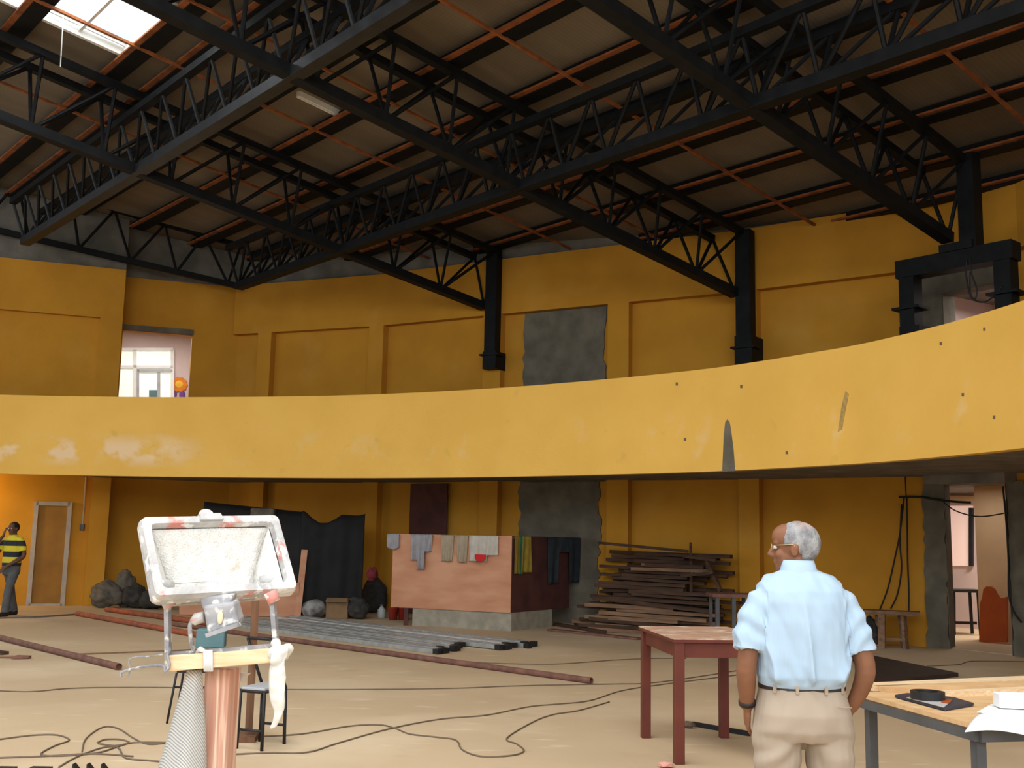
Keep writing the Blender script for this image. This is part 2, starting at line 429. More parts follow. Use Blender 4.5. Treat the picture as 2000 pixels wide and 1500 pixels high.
# openings
cL = cum(WL); cR = cum(WR)
SD0 = cL[2] + 0.05; SD1, _ = ws(WL, 373, 700, seg=[2]); ZD1 = ws(WL, 300, 649, seg=[2])[1]
up_door = (SD0, SD1, 2.95, ZD1)
sa, _ = ws(WR, 1850, 1100); sb, _ = ws(WR, 1974, 1100); zd = ws(WR, 1900, 943)[1]
gr_door = (sa, sb, 0.0, zd)
sc, zc0 = ws(WR, 1843, 574); sd, _ = ws(WR, 1960, 574)
up_hole = (sc, sd, 2.95, zc0)
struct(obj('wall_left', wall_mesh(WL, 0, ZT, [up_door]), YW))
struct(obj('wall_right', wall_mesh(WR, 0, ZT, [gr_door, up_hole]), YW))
tn = [0]
def trim(mb, M, label=None):
    tn[0] += 1
    return struct(obj('trim_%d' % tn[0], mb, M))
trim(wall_mesh(WL, ZT, ZT + 0.02, th=0.25, roof=True), GW)
trim(wall_mesh(WR, ZT, ZT + 0.02, th=0.25, roof=True), GW)
# ring beam above the recessed panels
zb = ws(WR, 950, 620)[1]
trim(strip(WR, 0.0, cR[-1], zb, ZT, 0.19), YW)
trim(strip(WL, 0.0, cL[1], zb + 0.04, ZT, 0.13), YW)
# rough cement fringe where the paint stops under the roof
# pilasters (full height, right edge read from the photograph)
for px, w in ((537, 0.36), (757, 0.40), (986, 0.42), (1235, 0.44), (1487, 0.40)):
    s1, _ = ws(WR, px, 700)
    trim(strip(WR, s1 - w, s1, 0, zb, 0.19), YW)
s0, _ = ws(WL, 190, 700, seg=[0]); trim(strip(WL, s0, cL[1], 2.7, zb + 0.04, 0.13), YW)
s0, _ = ws(WL, 172, 1050, seg=[0]); s1, _ = ws(WL, 232, 1050, seg=[0, 2]); trim(strip(WL, s0, cL[1], 0, 2.7, 0.22), YW)
# bricked-up openings left unpainted
s0, _ = ws(WR, 1024, 680); s1, _ = ws(WR, 1182, 680)
def ragged(pts, s0, s1, z0, z1, e, amp, seed):
    rnd = random.Random(seed); n = 26; L = []; Rr = []
    for i in range(n + 1):
        z = z0 + (z1 - z0) * i / n
        L.append((s0 + rnd.uniform(-amp, amp), z)); Rr.append((s1 + rnd.uniform(-amp, amp), z))
    mb = MB()
    for i in range(n):
        q = []
        for (s, z) in (L[i], Rr[i], Rr[i + 1], L[i + 1]):
            p, d, nn = wat(pts, s); q.append((V((*(p + nn * e), z)), V((*(p - nn * 0.02), z))))
        mb.hexa([a for a, b in q], [b for a, b in q])
    return mb
trim(ragged(WR, s0, s1, 2.7, zb - 0.005, 0.035, 0.04, 3), GP)
s0, _ = ws(WR, 1016, 1000); s1, _ = ws(WR, 1172, 1000)
trim(ragged(WR, s0, s1, 0, 2.72, 0.035, 0.05, 5), GP)
# bare concrete round the gallery doorway behind the portal frame
a0, _ = ws(WR, 1803, 600); a1, _ = ws(WR, 1965, 600); az = ws(WR, 1880, 512)[1]
trim(strip(WR, a0, up_hole[0], 2.7, az, 0.05), GP)
trim(strip(WR, up_hole[0], a1, up_hole[3], az, 0.05), GP)
# bare concrete surround of the ground floor doorway
a0, _ = ws(WR, 1808, 1100); a1, _ = ws(WR, 2012, 1100)
trim(ragged(WR, a0, gr_door[0], 0, gr_door[3], 0.06, 0.022, 8), GP)
trim(ragged(WR, gr_door[1] + 0.03, a1, 0, gr_door[3], 0.06, 0.015, 9), GP)
l0, _ = ws(WR, 1812, 930); l1, _ = ws(WR, 1974, 930)
trim(strip(WR, l0, l1 + 0.1, gr_door[3] - 0.02, gr_door[3] + 0.24, 0.30), SLAB)
def lining(pts, h):
    mb = MB()
    for sv, sg in ((h[0], 1), (h[1], -1)):
        p, d, n = wat(pts, sv + 1e-3 * sg)
        a = p + n * 0.04; b = p - n * 0.27; o_ = d * 0.012 * sg
        mb.hexa([V((*a, h[2])), V((*(a + o_), h[2])), V((*(b + o_), h[2])), V((*b, h[2]))], [V((*a, h[3])), V((*(a + o_), h[3])), V((*(b + o_), h[3])), V((*b, h[3]))])
    p, d, n = wat(pts, h[0]); q, d2, n2 = wat(pts, h[1])
    r = [p + n * .04, q + n2 * .04, q - n2 * .27, p - n * .27]
    mb.hexa([V((*v, h[3] - .012)) for v in r], [V((*v, h[3])) for v in r])
    trim(mb, GP)
lining(WR, gr_door); lining(WR, up_hole)
# lintel over the upper left opening
trim(strip(WL, up_door[0] - 0.02, up_door[1] + 0.02, up_door[3], up_door[3] + 0.13, 0.03), GP)

# ------------------------------------------------------------------ gallery: slab + curved parapet
ARC = [(-14.5, 19.3), (-12, 20.05), (-9.65, 20.33), (-6.7, 20.2), (-3.72, 19.6), (-1.79, 18.87), (0.01, 17.85), (1.6, 16.66), (2.96, 15.4), (4.0, 13.95), (4.44, 13.2), (4.9, 12.0), (5.2, 10.75), (5.38, 9.4), (5.45, 7.5), (5.45, 5)]
arc = [V((p.x, p.y)) for p in cr([(a, b, 0) for a, b in ARC], 8)]
def offs(pl, e):
    out = []
    for i, p in enumerate(pl):
        d = (pl[min(i + 1, len(pl) - 1)] - pl[max(i - 1, 0)]).normalized()
        out.append(p + V((-d.y, d.x)) * e)        # to the left of travel = away from the hall
    return out
mb = MB(); rings = []
back = offs(arc, 0.16)
for a, b in zip(arc, back):
    rings.append([V((*a, 2.60)), V((*b, 2.60)), V((*b, 4.10)), V((*a, 4.10))])
mb.loft(rings)
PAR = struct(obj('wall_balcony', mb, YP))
mb = MB(); inner = offs(arc, 0.14)
outer = []
hall = WL[:2] + WL[3:] + WR[1:]
# gallery slab between the parapet and the walls
poly = [V((*p, 2.72)) for p in inner] + [V((*p, 2.72)) for p in reversed([WL[0], WL[1] + V((0.1, 0.2)), WR[0] + V((0, -.1))] + WR[1:])]
mb.prism(poly, (0, 0, 0.2))
struct(obj('floor_gallery', mb, SLAB))
# downstand beams under the gallery
for px in (537, 757, 986, 1235, 1487):
    s1, _ = ws(WR, px, 700); p, d, n = wat(WR, s1 - 0.2)
# scrapes on the parapet
def arc_at(px, py):
    d = ray(px, py); best = None
    for a, b in zip(arc, arc[1:]):
        e = b - a; det = d.x * (-e.y) + d.y * e.x
        if abs(det) < 1e-9: continue
        k = (a.x * (-e.y) + a.y * e.x) / det; u = (d.x * a.y - d.y * a.x) / det
        if k > 0 and 0 <= u <= 1:
            n = V((e.y, -e.x)).normalized()
            if best is None or k < best[0]: best = (k, CAM + d * k, n)
    return best[1], V((best[2].x, best[2].y, 0))
def scrape(pts, M, e=0.006):
    q = [arc_at(*p) for p in pts]
    return obj('plaster_patch', MB().hexa([p + n * e for p, n in q], [p - n * 0.02 for p, n in q]), M, PAR)
scrape([(1411, 921), (1436, 920), (1433, 880), (1428, 840), (1425, 824), (1421, 819), (1417, 824), (1414, 850)], GP)
scrape([(1637, 843), (1645, 838), (1652, 800), (1658, 770), (1652, 764), (1645, 790)], mat('dark scuff', (0.33, 0.23, 0.09), 0.9, (0.5, 0.33, 0.1), 20))
for (x, y) in ((1838, 671), (1923, 643), (1881, 771), (1942, 815), (1448, 755), (1537, 884), (1322, 750), (1338, 858)):
    scrape([(x - 2, y - 3), (x + 2, y - 3), (x + 2, y + 3), (x - 2, y + 3)], CABLE)

# ------------------------------------------------------------------ roof deck with skylights
HOLES = [(-13.2, -10.2, 2.0, 4.0), (-16.2, -13.6, -19.0, -1.0)]  # first is the skylight; second is an unseen opening added for the overhead fill
ts = sorted(set([-16.5, 2.6] + [h[0] for h in HOLES] + [h[1] for h in HOLES]))
ps = sorted(set([-20.0, 16.0] + [h[2] for h in HOLES] + [h[3] for h in HOLES]))
g1 = rhit(598, 184, 0); g2 = rhit(648, 212, 0)
sm = (min(g1[0], g2[0]) - 0.12, max(g1[0], g2[0]) + 0.12, min(g1[1], g2[1]), max(g1[1], g2[1]))
HOLES.append(sm)
ts = sorted(set(ts + [sm[0], sm[1]])); ps = sorted(set(ps + [sm[2], sm[3]]))
mb = MB()
for a, b in zip(ts, ts[1:]):
    for c, d in zip(ps, ps[1:]):
        if any(h[0] - 1e-6 <= a and b <= h[1] + 1e-6 and h[2] - 1e-6 <= c and d <= h[3] + 1e-6 for h in HOLES): continue
        mb.hexa([RP(a, c), RP(b, c), RP(b, d), RP(a, d)], [RP(a, c, -.06), RP(b, c, -.06), RP(b, d, -.06), RP(a, d, -.06)])
bmesh.ops.remove_doubles(mb.bm, verts=mb.bm.verts, dist=1e-4)
bmesh.ops.recalc_face_normals(mb.bm, faces=mb.bm.faces)
me = bpy.data.meshes.new('ceiling'); mb.bm.to_mesh(me); mb.bm.free(); me.materials.append(CEIL)
ceil = bpy.data.objects.new('ceiling', me); COL.objects.link(ceil); struct(ceil)
tx = V((T2.x, T2.y, -GR)).normalized(); py_ = V((P2.x, P2.y, 0)); nz = tx.cross(py_)
Mc = Matrix.Identity(4)
for i in range(3): Mc[i][0] = tx[i]; Mc[i][1] = py_[i]; Mc[i][2] = nz[i]; Mc[i][3] = RP(0, 0)[i]
me.transform(Mc.inverted()); ceil.matrix_world = Mc

def skylight(n, h, bars, pane_m, fw=0.07):
    t0, t1, p0, p1 = h
    c = RP((t0 + t1) / 2, (p0 + p1) / 2)
    o = bpy.data.objects.new('window_%d' % n, None); COL.objects.link(o); o.location = c; struct(o)
    mb = MB()
    for (a, b) in (((t0, p0), (t1, p0)), ((t0, p1), (t1, p1)), ((t0, p0), (t0, p1)), ((t1, p0), (t1, p1))):
        mb.beam(RP(*a, 0.02), RP(*b, 0.02), fw, 0.14)
    for bt in bars: mb.beam(RP(bt, p0, 0.0), RP(bt, p1, 0.0), 0.045, 0.05)
    for k in (0.10, 0.19): mb.beam(RP(t0, p1 - k, -0.05), RP(t1, p1 - k, -0.05), 0.03, 0.04)
    obj('window_frame', mb, WHITEFR, o)
    obj('pane', MB().hexa([RP(t0, p0, -.05), RP(t1, p0, -.05), RP(t1, p1, -.05), RP(t0, p1, -.05)], [RP(t0, p0, -.056), RP(t1, p0, -.056), RP(t1, p1, -.056), RP(t0, p1, -.056)]), pane_m, o)
skylight(1, HOLES[0], (-10.9, -12.0), SKYGL)
skylight(2, sm, (), SKYGL, 0.04)

# ------------------------------------------------------------------ roof steel
foot = [WL[0], WL[1], WR[0]] + WR[1:] + [V((8.6, -2)), V((-14, -2))]
def inside(q):
    c = False; n = len(foot)
    for i in range(n):
        a, b = foot[i], foot[(i + 1) % n]
        if (a.y > q.y) != (b.y > q.y) and q.x < (b.x - a.x) * (q.y - a.y) / (b.y - a.y) + a.x: c = not c
    return c
def span(fn, lo, hi, step=0.05):
    """longest run of the parameter whose plan point lies inside the hall"""
    best = None; st = None; k = lo
    while k <= hi + 1e-6:
        i = inside(fn(k))
        if i and st is None: st = k
        if (not i or k + step > hi) and st is not None:
            if best is None or k - st > best[1] - best[0]: best = (st, k - step if not i else k)
            st = None
        k += step
    return best
ORD = ['first', 'second', 'third', 'fourth', 'fifth', 'sixth', 'seventh', 'eighth', 'ninth', 'tenth', 'eleventh', 'twelfth', 'thirteenth']
for i, t in enumerate([0.42, -0.70, -2.02, -3.27, -4.5, -5.72, -7.0, -8.2, -9.45, -10.0, -11.6, -13.0]):
    if t == -10.0: t = -10.1
    sp = span(lambda k: OX + T2 * t + P2 * k, -12, 15)
    if not sp: continue
    p0, p1 = sp[0] - 0.0, sp[1]
    o = thing('roof_purlin', 'dark roof purlin with a rusty orange flange, %s one up from the right-hand wall' % ORD[i], 'roof beam', RP(t, (p0 + p1) / 2, 0.1), 'purlins under the roof sheeting')
    obj('web', MB().beam(RP(t, p0, 0.10), RP(t, p1, 0.10), 0.26, 0.16), STEEL, o)
    obj('flange', MB().beam(RP(t - 0.175, p0, 0.165), RP(t - 0.175, p1, 0.165), 0.09, 0.03), RUST, o, label='rusty orange flange')
for i, p in enumerate((8.0, 6.5, 3.3, 1.4, -1.45, -2.9, -5.8, -7.3)):
    sp = span(lambda k: OX + T2 * k + P2 * p, -15, 2)
    o = obj('roof_batten', MB().beam(RP(sp[0], p, 0.20), RP(sp[1], p, 0.20), 0.045, 0.04), RUST, origin=RP((sp[0] + sp[1]) / 2, p, 0.2))
    tag(o, 'thin rusty orange batten running down the roof slope, %s from the left' % ORD[i], 'batten', 'thin rusty battens under the roof')
for i, p in enumerate((5.2, 4.55, 0.3, -0.35, -4.1, -4.75)): pass

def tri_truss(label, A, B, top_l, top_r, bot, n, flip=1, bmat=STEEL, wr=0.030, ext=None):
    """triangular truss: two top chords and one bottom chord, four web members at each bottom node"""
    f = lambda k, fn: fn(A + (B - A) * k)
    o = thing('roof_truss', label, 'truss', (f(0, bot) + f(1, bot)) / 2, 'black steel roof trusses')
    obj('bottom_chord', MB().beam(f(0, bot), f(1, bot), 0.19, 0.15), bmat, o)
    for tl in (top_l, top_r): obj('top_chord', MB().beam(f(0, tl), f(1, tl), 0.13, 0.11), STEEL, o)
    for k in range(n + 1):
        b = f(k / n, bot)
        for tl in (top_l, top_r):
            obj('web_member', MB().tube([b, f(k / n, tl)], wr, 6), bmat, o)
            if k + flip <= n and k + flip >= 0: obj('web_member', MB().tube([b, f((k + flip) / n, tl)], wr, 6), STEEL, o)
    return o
def main_truss(label, pc, t1, pb):
    t0 = -14.6; n = round((t1 - t0) / 1.09)
    return tri_truss(label, t0, t1, lambda k: RP(k, pc + .33, .30), lambda k: RP(k, pc - .33, .30), lambda k: RP(k, pb, 1.42), n)
main_truss('black triangular roof truss running to the leftmost of the black wall columns', 4.95, -2.15, 4.93)
main_truss('black triangular roof truss running to the middle black wall column', 0.02, -0.44, -0.16)
main_truss('black triangular roof truss running to the portal frame at upper right', -4.38, -0.9, -4.42)
def cross_truss(label, t, p0, p1, bmat):
    n = round(abs(p1 - p0) / 0.85)
    return tri_truss(label, p0, p1, lambda k: RP(t + .30, k, .68), lambda k: RP(t - .30, k, .68), lambda k: RP(t, k, 1.42), n, bmat=bmat)
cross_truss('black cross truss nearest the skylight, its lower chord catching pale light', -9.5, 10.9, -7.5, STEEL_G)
cross_truss('black cross truss leaving the far corner of the hall, midway down the roof', -5.62, 9.05, -9.6, STEEL)
# flat lattice truss along the left wall
nL = wat(WL, 1.0)[2]; La = WL[0] + nL * 0.25
def onL(px, py):
    d = ray(px, py); dirL = (WL[1] - WL[0]).normalized(); e = dirL
    det = d.x * (-e.y) + d.y * e.x
    k = (La.x * (-e.y) + La.y * e.x) / det
    return CAM + d * k
o = thing('lattice_truss', 'flat black lattice truss along the top of the left wall', 'truss', onL(235, 470), 'black steel roof trusses')
bl = [onL(0 - 90, 430), onL(0, 450), onL(470, 560)]; tl = [onL(-90, 318), onL(0, 345), onL(478, 482)]
obj('bottom_chord', MB().beam(bl[0], bl[2], 0.12, 0.12), STEEL, o)
obj('top_chord', MB().beam(tl[0], tl[2], 0.12, 0.12), STEEL, o)
B_ = [(-40, 441), (56, 463), (154, 486), (255, 510), (345, 531), (445, 554)]; T_ = [(-60, 327), (35, 355), (140, 385), (224, 410), (322, 438), (399, 459), (470, 480)]
for i, b in enumerate(B_):
    for q in (T_[i], T_[i + 1]): obj('web_member', MB().tube([onL(*b), onL(*q)], 0.03, 6), STEEL, o)

# ------------------------------------------------------------------ steel columns on the wall
def column(label, px, Ybase, zb, ztop, w, step):
    x = D(px, 600, Ybase).x; s, _ = ws(WR, px, 600); wp, d, n = wat(WR, s)
    o = thing('steel_column', label, 'column', (x, Ybase, zb), 'black steel columns on the right wall')
    rot = Matrix.Rotation(math.atan2(d.y, d.x), 3, 'Z')
    mb = MB(); h = ztop - zb - step; zc = zb + step + h / 2
    for sgn in (-1, 1): mb.box(V((x, Ybase, zc)) + rot @ V((sgn * w / 2, 0, 0)), (0.02, w * 0.9, h), rot)
    mb.box((x, Ybase, zc), (w, 0.03, h), rot); mb.box(V((x, Ybase, zc)) + rot @ V((0, -w * 0.44, 0)), (w, 0.015, h), rot)
    obj('shaft', mb, STEEL, o)
    gap = (V((x, Ybase)) - wp).length
    obj('bracket', MB().box(V((x, Ybase, zb + step / 2)) + rot @ V((0, gap * 0.35, 0)), (w * 1.25, w * 0.9 + gap * 0.75, step), rot), STEEL, o)
    obj('bearing_plate', MB().box((x, Ybase, zb + step * 0.80), (w * 1.75, w * 1.3, 0.035), rot), STEEL, o)
    return o
t1_ = RP(-2.15, 4.93); column('black steel column with bracket, leftmost on the right wall, left of the grey cement patch', 963, 21.62, 4.98, 7.5, 0.24, 0.36)
column('black steel column on the wall right of the grey cement patch, foot hidden by the parapet', 1456, 18.95, 4.2, 7.2, 0.26, 1.05)
# portal frame
pdir = V((0.65, -0.76)).normalized(); pa = V((6.50, 15.45))
def onp(px, py, off=0.0):
    d = ray(px, py); e = pdir; a = pa
    det = d.x * (-e.y) + d.y * e.x; k = (a.x * (-e.y) + a.y * e.x) / det
    return CAM + d * k
o = thing('portal_frame', 'black steel portal frame over the gallery doorway at upper right', 'portal frame', onp(1775, 640))
rz = Matrix.Rotation(math.atan2(pdir.y, pdir.x), 3, 'Z')
la = onp(1778, 560); rb = onp(1966, 560); zbeam = onp(1778, 512).z
for p in (la, rb):
    obj('leg', MB().box((p.x, p.y, (4.0 + zbeam) / 2), (0.24, 0.26, zbeam - 4.0), rz), STEEL, o)
    obj('bearing_plate', MB().box((p.x, p.y, onp(1778, 604).z), (0.44, 0.36, 0.04), rz), STEEL, o)
    obj('bracket', MB().box(V((p.x, p.y, 4.3)) + rz @ V((0.05, 0, 0)), (0.32, 0.34, onp(1778, 604).z - 4.3 + 0.28), rz), STEEL, o)
c0 = la - V((*pdir, 0)) * 0.16; c1 = rb + V((*pdir, 0)) * 0.16
obj('lintel', MB().beam((c0.x, c0.y, zbeam - 0.12), (c1.x, c1.y, zbeam - 0.12), 0.30, 0.27), STEEL, o)
pp = onp(1895, 420); obj('upper_post', MB().box((pp.x, pp.y, (zbeam + roofz(pp.x, pp.y) - 0.2) / 2), (0.25, 0.25, roofz(pp.x, pp.y) - 0.2 - zbeam), rz), STEEL, o)
q0 = RP(-0.9, -4.42, 1.42); obj('gusset', MB().box(((q0.x + pp.x) / 2, (q0.y + pp.y) / 2, zbeam + 0.06), (0.5, 0.3, 0.12), rz), STEEL, o)
def cable(label, pts, r, M, n=6, name='cable', group=None, cat='cable'):
    mb = MB().tube(cr(pts, n), r, 6)
    return tag(obj(name, mb, M, smooth=True, origin=V(pts[0])), label, cat, group)
cable('black cable looping under the portal frame lintel', [onp(1874, 515) - V((0, .25, 0)), onp(1876, 545) - V((0, .2, 0)), onp(1885, 585) - V((0, .2, 0)), onp(1905, 596) - V((0, .2, 0)), onp(1925, 588) - V((0, .2, 0)), onp(1944, 566) - V((0, .22, 0))], 0.012, CABLEB)
cable('short black cable drooping from the portal frame onto the doorway lintel', [onp(1880, 512) - V((0, .25, 0)), onp(1886, 540) - V((0, .2, 0)), onp(1896, 570) - V((0, .2, 0)), onp(1893, 590) - V((0, .2, 0)), onp(1884, 578) - V((0, .2, 0)), onp(1881, 540) - V((0, .24, 0))], 0.010, CABLEB)
tag(obj('pull_cord', MB().tube([RP(*rhit(123, 40, .1)[:2], 0.02), rhit(122, 60, .3)[2], V(rhit(118, 130, .75)[2])], 0.008, 6), WHITEFR, origin=rhit(118, 130, .75)[2]), 'thin pale cord hanging from the edge of the skylight', 'cord')

# ------------------------------------------------------------------ rooms glimpsed through the openings
def room(wpts, hole, depth, M, fl, ht, n0, e0=0.4, e1=0.4):
    pa_, d, n = wat(wpts, hole[0]); pb_, _, _ = wat(wpts, hole[1])
    d = (pb_ - pa_).normalized(); n = V((d.y, -d.x))
    A = pa_ - d * e0; B = pb_ + d * e1
    th = 0.26
    q = lambda p, k, z: V((*(p - n * k), z))
    mb = MB()
    mb.hexa([q(A, depth, fl), q(B, depth, fl), q(B, depth + .1, fl), q(A, depth + .1, fl)], [q(A, depth, ht), q(B, depth, ht), q(B, depth + .1, ht), q(A, depth + .1, ht)])
    b1 = struct(obj('wall_%s_back' % n0, mb, M))
    mb = MB()
    for p, s in ((A, -1), (B, 1)):
        a2 = p; c2 = p + d * 0.1 * s
        mb.hexa([q(a2, th, fl), q(c2, th, fl), q(c2, depth, fl), q(a2, depth, fl)], [q(a2, th, ht), q(c2, th, ht), q(c2, depth, ht), q(a2, depth, ht)])
    struct(obj('wall_%s_side' % n0, mb, M))
    struct(obj('ceiling_%s' % n0, MB().hexa([q(A, th, ht), q(B, th, ht), q(B, depth, ht), q(A, depth, ht)], [q(A, th, ht + .08), q(B, th, ht + .08), q(B, depth, ht + .08), q(A, depth, ht + .08)]), SLAB))
    struct(obj('floor_%s' % n0, MB().hexa([q(A, 0.0, fl - .05), q(B, 0.0, fl - .05), q(B, depth, fl - .05), q(A, depth, fl - .05)], [q(A, 0.0, fl + .012), q(B, 0.0, fl + .012), q(B, depth, fl + .012), q(A, depth, fl + .012)]), FLOOR))
    return A, B, d, n
def lamp(name, loc, size, energy, col=(1, 1, 1), rot=(0, 0, 0), sy=None):
    l = bpy.data.lights.new(name, 'AREA'); l.size = size; l.energy = energy; l.color = col
    if sy: l.shape = 'RECTANGLE'; l.size_y = sy
    o = bpy.data.objects.new(name, l); COL.objects.link(o); o.location = loc; o.rotation_euler = rot
    return o
def point(name, loc, e, col, r=0.1):
    l = bpy.data.lights.new(name, 'POINT'); l.energy = e; l.color = col; l.shadow_soft_size = r
    o = bpy.data.objects.new(name, l); COL.objects.link(o); o.location = loc
    return o

# upper left room
A, B, d, n = room(WL, up_door, 3.2, PINKW, 2.93, 8.6, 'corridor', 1.4, 1.4)
bk = lambda px, py: None
def onback(px, py, A=A, n=n, dep=3.18):
    r = ray(px, py); a = A - n * dep; e = V((-n.y, n.x))
    det = r.x * (-e.y) + r.y * e.x; k = (a.x * (-e.y) + a.y * e.x) / det
    return CAM + r * k
n3 = V((n.x, n.y, 0))
WINL = mat('bright window glass', (0.75, 0.80, 0.74), 0.3)
LITWIN = emit('daylit window', (0.90, 0.98, 0.86), 0.28)
o = bpy.data.objects.new('window_3', None); COL.objects.link(o); o.location = onback(285, 800); struct(o)
def facing(pts, e0, e1, nn): return MB().hexa([p + nn * e1 for p in pts], [p + nn * e0 for p in pts])
def rect(a, b, f): return [f(a[0], a[1]), f(b[0], a[1]), f(b[0], b[1]), f(a[0], b[1])]
obj('pane', facing(rect((225, 683), (336, 840), onback), 0.0, 0.02, n3), LITWIN, o)
for (a, b) in (((225, 680), (338, 686)), ((260, 684), (267, 840)), ((225, 714), (338, 720)), ((333, 684), (340, 840))):
    obj('window_frame', facing(rect(a, b, onback), 0.01, 0.07, n3), WHITEFR, o)
GREYL = mat('grey door rail', (0.42, 0.42, 0.43), 0.6)
obj('window_frame', facing(rect((268, 722), (336, 727), onback), 0.01, 0.09, n3), GREYL, o)
obj('window_frame', facing(rect((267, 722), (272, 840), onback), 0.01, 0.09, n3), GREYL, o)
obj('window_frame', facing(rect((307, 728), (313, 840), onback), 0.01, 0.06, n3), GREYL, o)
tag(obj('notice', facing(rect((291, 762), (307, 790), onback), 0.03, 0.05, n3), TEAL, origin=onback(299, 775)), 'teal notice on the bright window of the upper room', 'notice')
f0 = onback(350, 751)
fo = thing('flower_decoration', 'orange paper flower with purple leaves on the pink wall of the upper room', 'wall decoration', f0)
ex = V((-n.y, n.x, 0)); sc_ = (onback(360, 750) - onback(350, 750)).length / 10
PET = mat('orange paper', (0.75, 0.22, 0.02), 0.8); YEL = mat('yellow paper', (0.85, 0.50, 0.05), 0.8); PUR = mat('purple paper', (0.16, 0.06, 0.28), 0.8)
for k in range(10):
    a = 2 * PI * k / 10; c = f0 + (ex * math.cos(a) + V((0, 0, 1)) * math.sin(a)) * 11 * sc_ + n3 * 0.015
    mb = MB(); mb.ell((0, 0, 0), (5.5 * sc_, 0.01, 5 * sc_)); bmesh.ops.transform(mb.bm, matrix=Matrix.Translation(c) @ Matrix.Rotation(math.atan2(ex.y, ex.x), 4, 'Z'), verts=mb.bm.verts)
    obj('petal', mb, PET, fo, smooth=True)
mb = MB(); mb.ell((0, 0, 0), (8 * sc_, 0.02, 8 * sc_)); bmesh.ops.transform(mb.bm, matrix=Matrix.Translation(f0 + n3 * 0.02) @ Matrix.Rotation(math.atan2(ex.y, ex.x), 4, 'Z'), verts=mb.bm.verts)
obj('centre', mb, YEL, fo, smooth=True)
for dx in (-9, 7):
    mb = MB(); mb.ell((0, 0, 0), (6 * sc_, 0.012, 9 * sc_)); bmesh.ops.transform(mb.bm, matrix=Matrix.Translation(f0 + ex * dx * sc_ - V((0, 0, 21 * sc_)) + n3 * 0.012) @ Matrix.Rotation(math.atan2(ex.y, ex.x), 4, 'Z'), verts=mb.bm.verts)
    obj('leaf', mb, PUR, fo, smooth=True)
mid = (A + B) / 2 - n * 1.2
lamp('corridor daylight', (mid.x, mid.y, 6.6), 1.6, 85, (1, 0.97, 0.95))

# ground floor right room
A, B, d, n = room(WR, gr_door, 4.0, PINKW, 0.0, 2.66, 'annex', 3.4, 1.6)
n3 = V((n.x, n.y, 0)); d3 = V((d.x, d.y, 0))
mid = (A + B) / 2 - n * 1.6
lp = mid - n * 1.3 - d * 0.5
lamp('annex back fill', (lp.x, lp.y, 2.6), 0.9, 85, (1, 0.92, 0.85))  # lamp added behind the partition to brighten the back wall
lp = mid + n * 0.6
lamp('annex front fill', (lp.x, lp.y, 2.6), 0.6, 10, (1, 0.93, 0.85))  # weak fill lamp added in front of the partition
# partition stub whose face closes the right half of the doorway
pw, _, _ = wat(WR, gr_door[0]); 
def inroom(px, py, dep):
    r = ray(px, py); a = A - n * dep; e = V((-n.y, n.x))
    det = r.x * (-e.y) + r.y * e.x; k = (a.x * (-e.y) + a.y * e.x) / det
    return CAM + r * k
pl = inroom(1908, 1100, 1.9); pr = inroom(1990, 1100, 1.9)
struct(obj('wall_annex_partition', MB().hexa([V((pl.x, pl.y, 0)), V((pr.x, pr.y, 0)), V((pr.x, pr.y, 0)) - n3 * .12, V((pl.x, pl.y, 0)) - n3 * .12], [V((pl.x, pl.y, 2.66)), V((pr.x, pr.y, 2.66)), V((pr.x, pr.y, 2.66)) - n3 * .12, V((pl.x, pl.y, 2.66)) - n3 * .12]), CREAMW))
o = bpy.data.objects.new('window_4', None); COL.objects.link(o); o.location = inroom(1880, 1050, 3.95); struct(o)
f = lambda x, y: inroom(x, y, 3.97)
obj('pane', facing(rect((1851, 988), (1900, 1105), f), 0.0, 0.02, n3), emit('dusky window', (0.80, 0.58, 0.50), 0.42), o)
obj('window_frame', facing(rect((1896, 992), (1902, 1106), f), 0.0, 0.07, n3), CABLEB, o)
obj('window_frame', facing(rect((1851, 968), (1906, 984), f), 0.0, 0.05, n3), CREAMW, o)
# orange scalloped board
Z0 = inroom(1940, 1250, 1.3).z; zsh = max(0, -0)
hb = [(1912, 1249), (1966, 1249), (1966, 1160), (1960, 1162), (1952, 1163), (1946, 1155), (1941, 1145), (1935, 1140), (1926, 1140), (1920, 1146), (1918, 1160), (1913, 1175)]
pts = [inroom(x, y, 1.45) for x, y in hb]; zm = min(p.z for p in pts); pts = [p - V((0, 0, zm - 0.005)) for p in pts]
tag(obj('headboard', MB().prism(pts, -n3 * 0.04), ORANGE, origin=pts[0]), 'orange scalloped board standing inside the ground floor doorway', 'board')
# dark desk inside
tb = inroom(1880, 1142, 2.6); o = thing('desk', 'dark spindly desk inside the ground floor doorway', 'desk', (tb.x, tb.y, 0))
obj('desk_top', MB().box((tb.x, tb.y, 0.80), (0.62, 0.5, 0.05)), CABLEB, o)
for sx in (-.24, .2):
    for sy in (-.18, .18): obj('leg', MB().beam((tb.x + sx, tb.y + sy, 0.78), (tb.x + sx * 1.1, tb.y + sy, 0.0), 0.045, 0.045), CABLEB, o)
obj('stretcher', MB().box((tb.x, tb.y, 0.22), (0.46, 0.04, 0.05)), CABLEB, o)
# upper right room
A, B, d, n = room(WR, up_hole, 2.5, PINKW, 2.93, 6.0, 'landing', 0.8, 0.8)
mid = (A + B) / 2 - n * 1.2
lamp('landing daylight', (mid.x, mid.y, 5.8), 1.0, 45, (1, 0.93, 0.9))

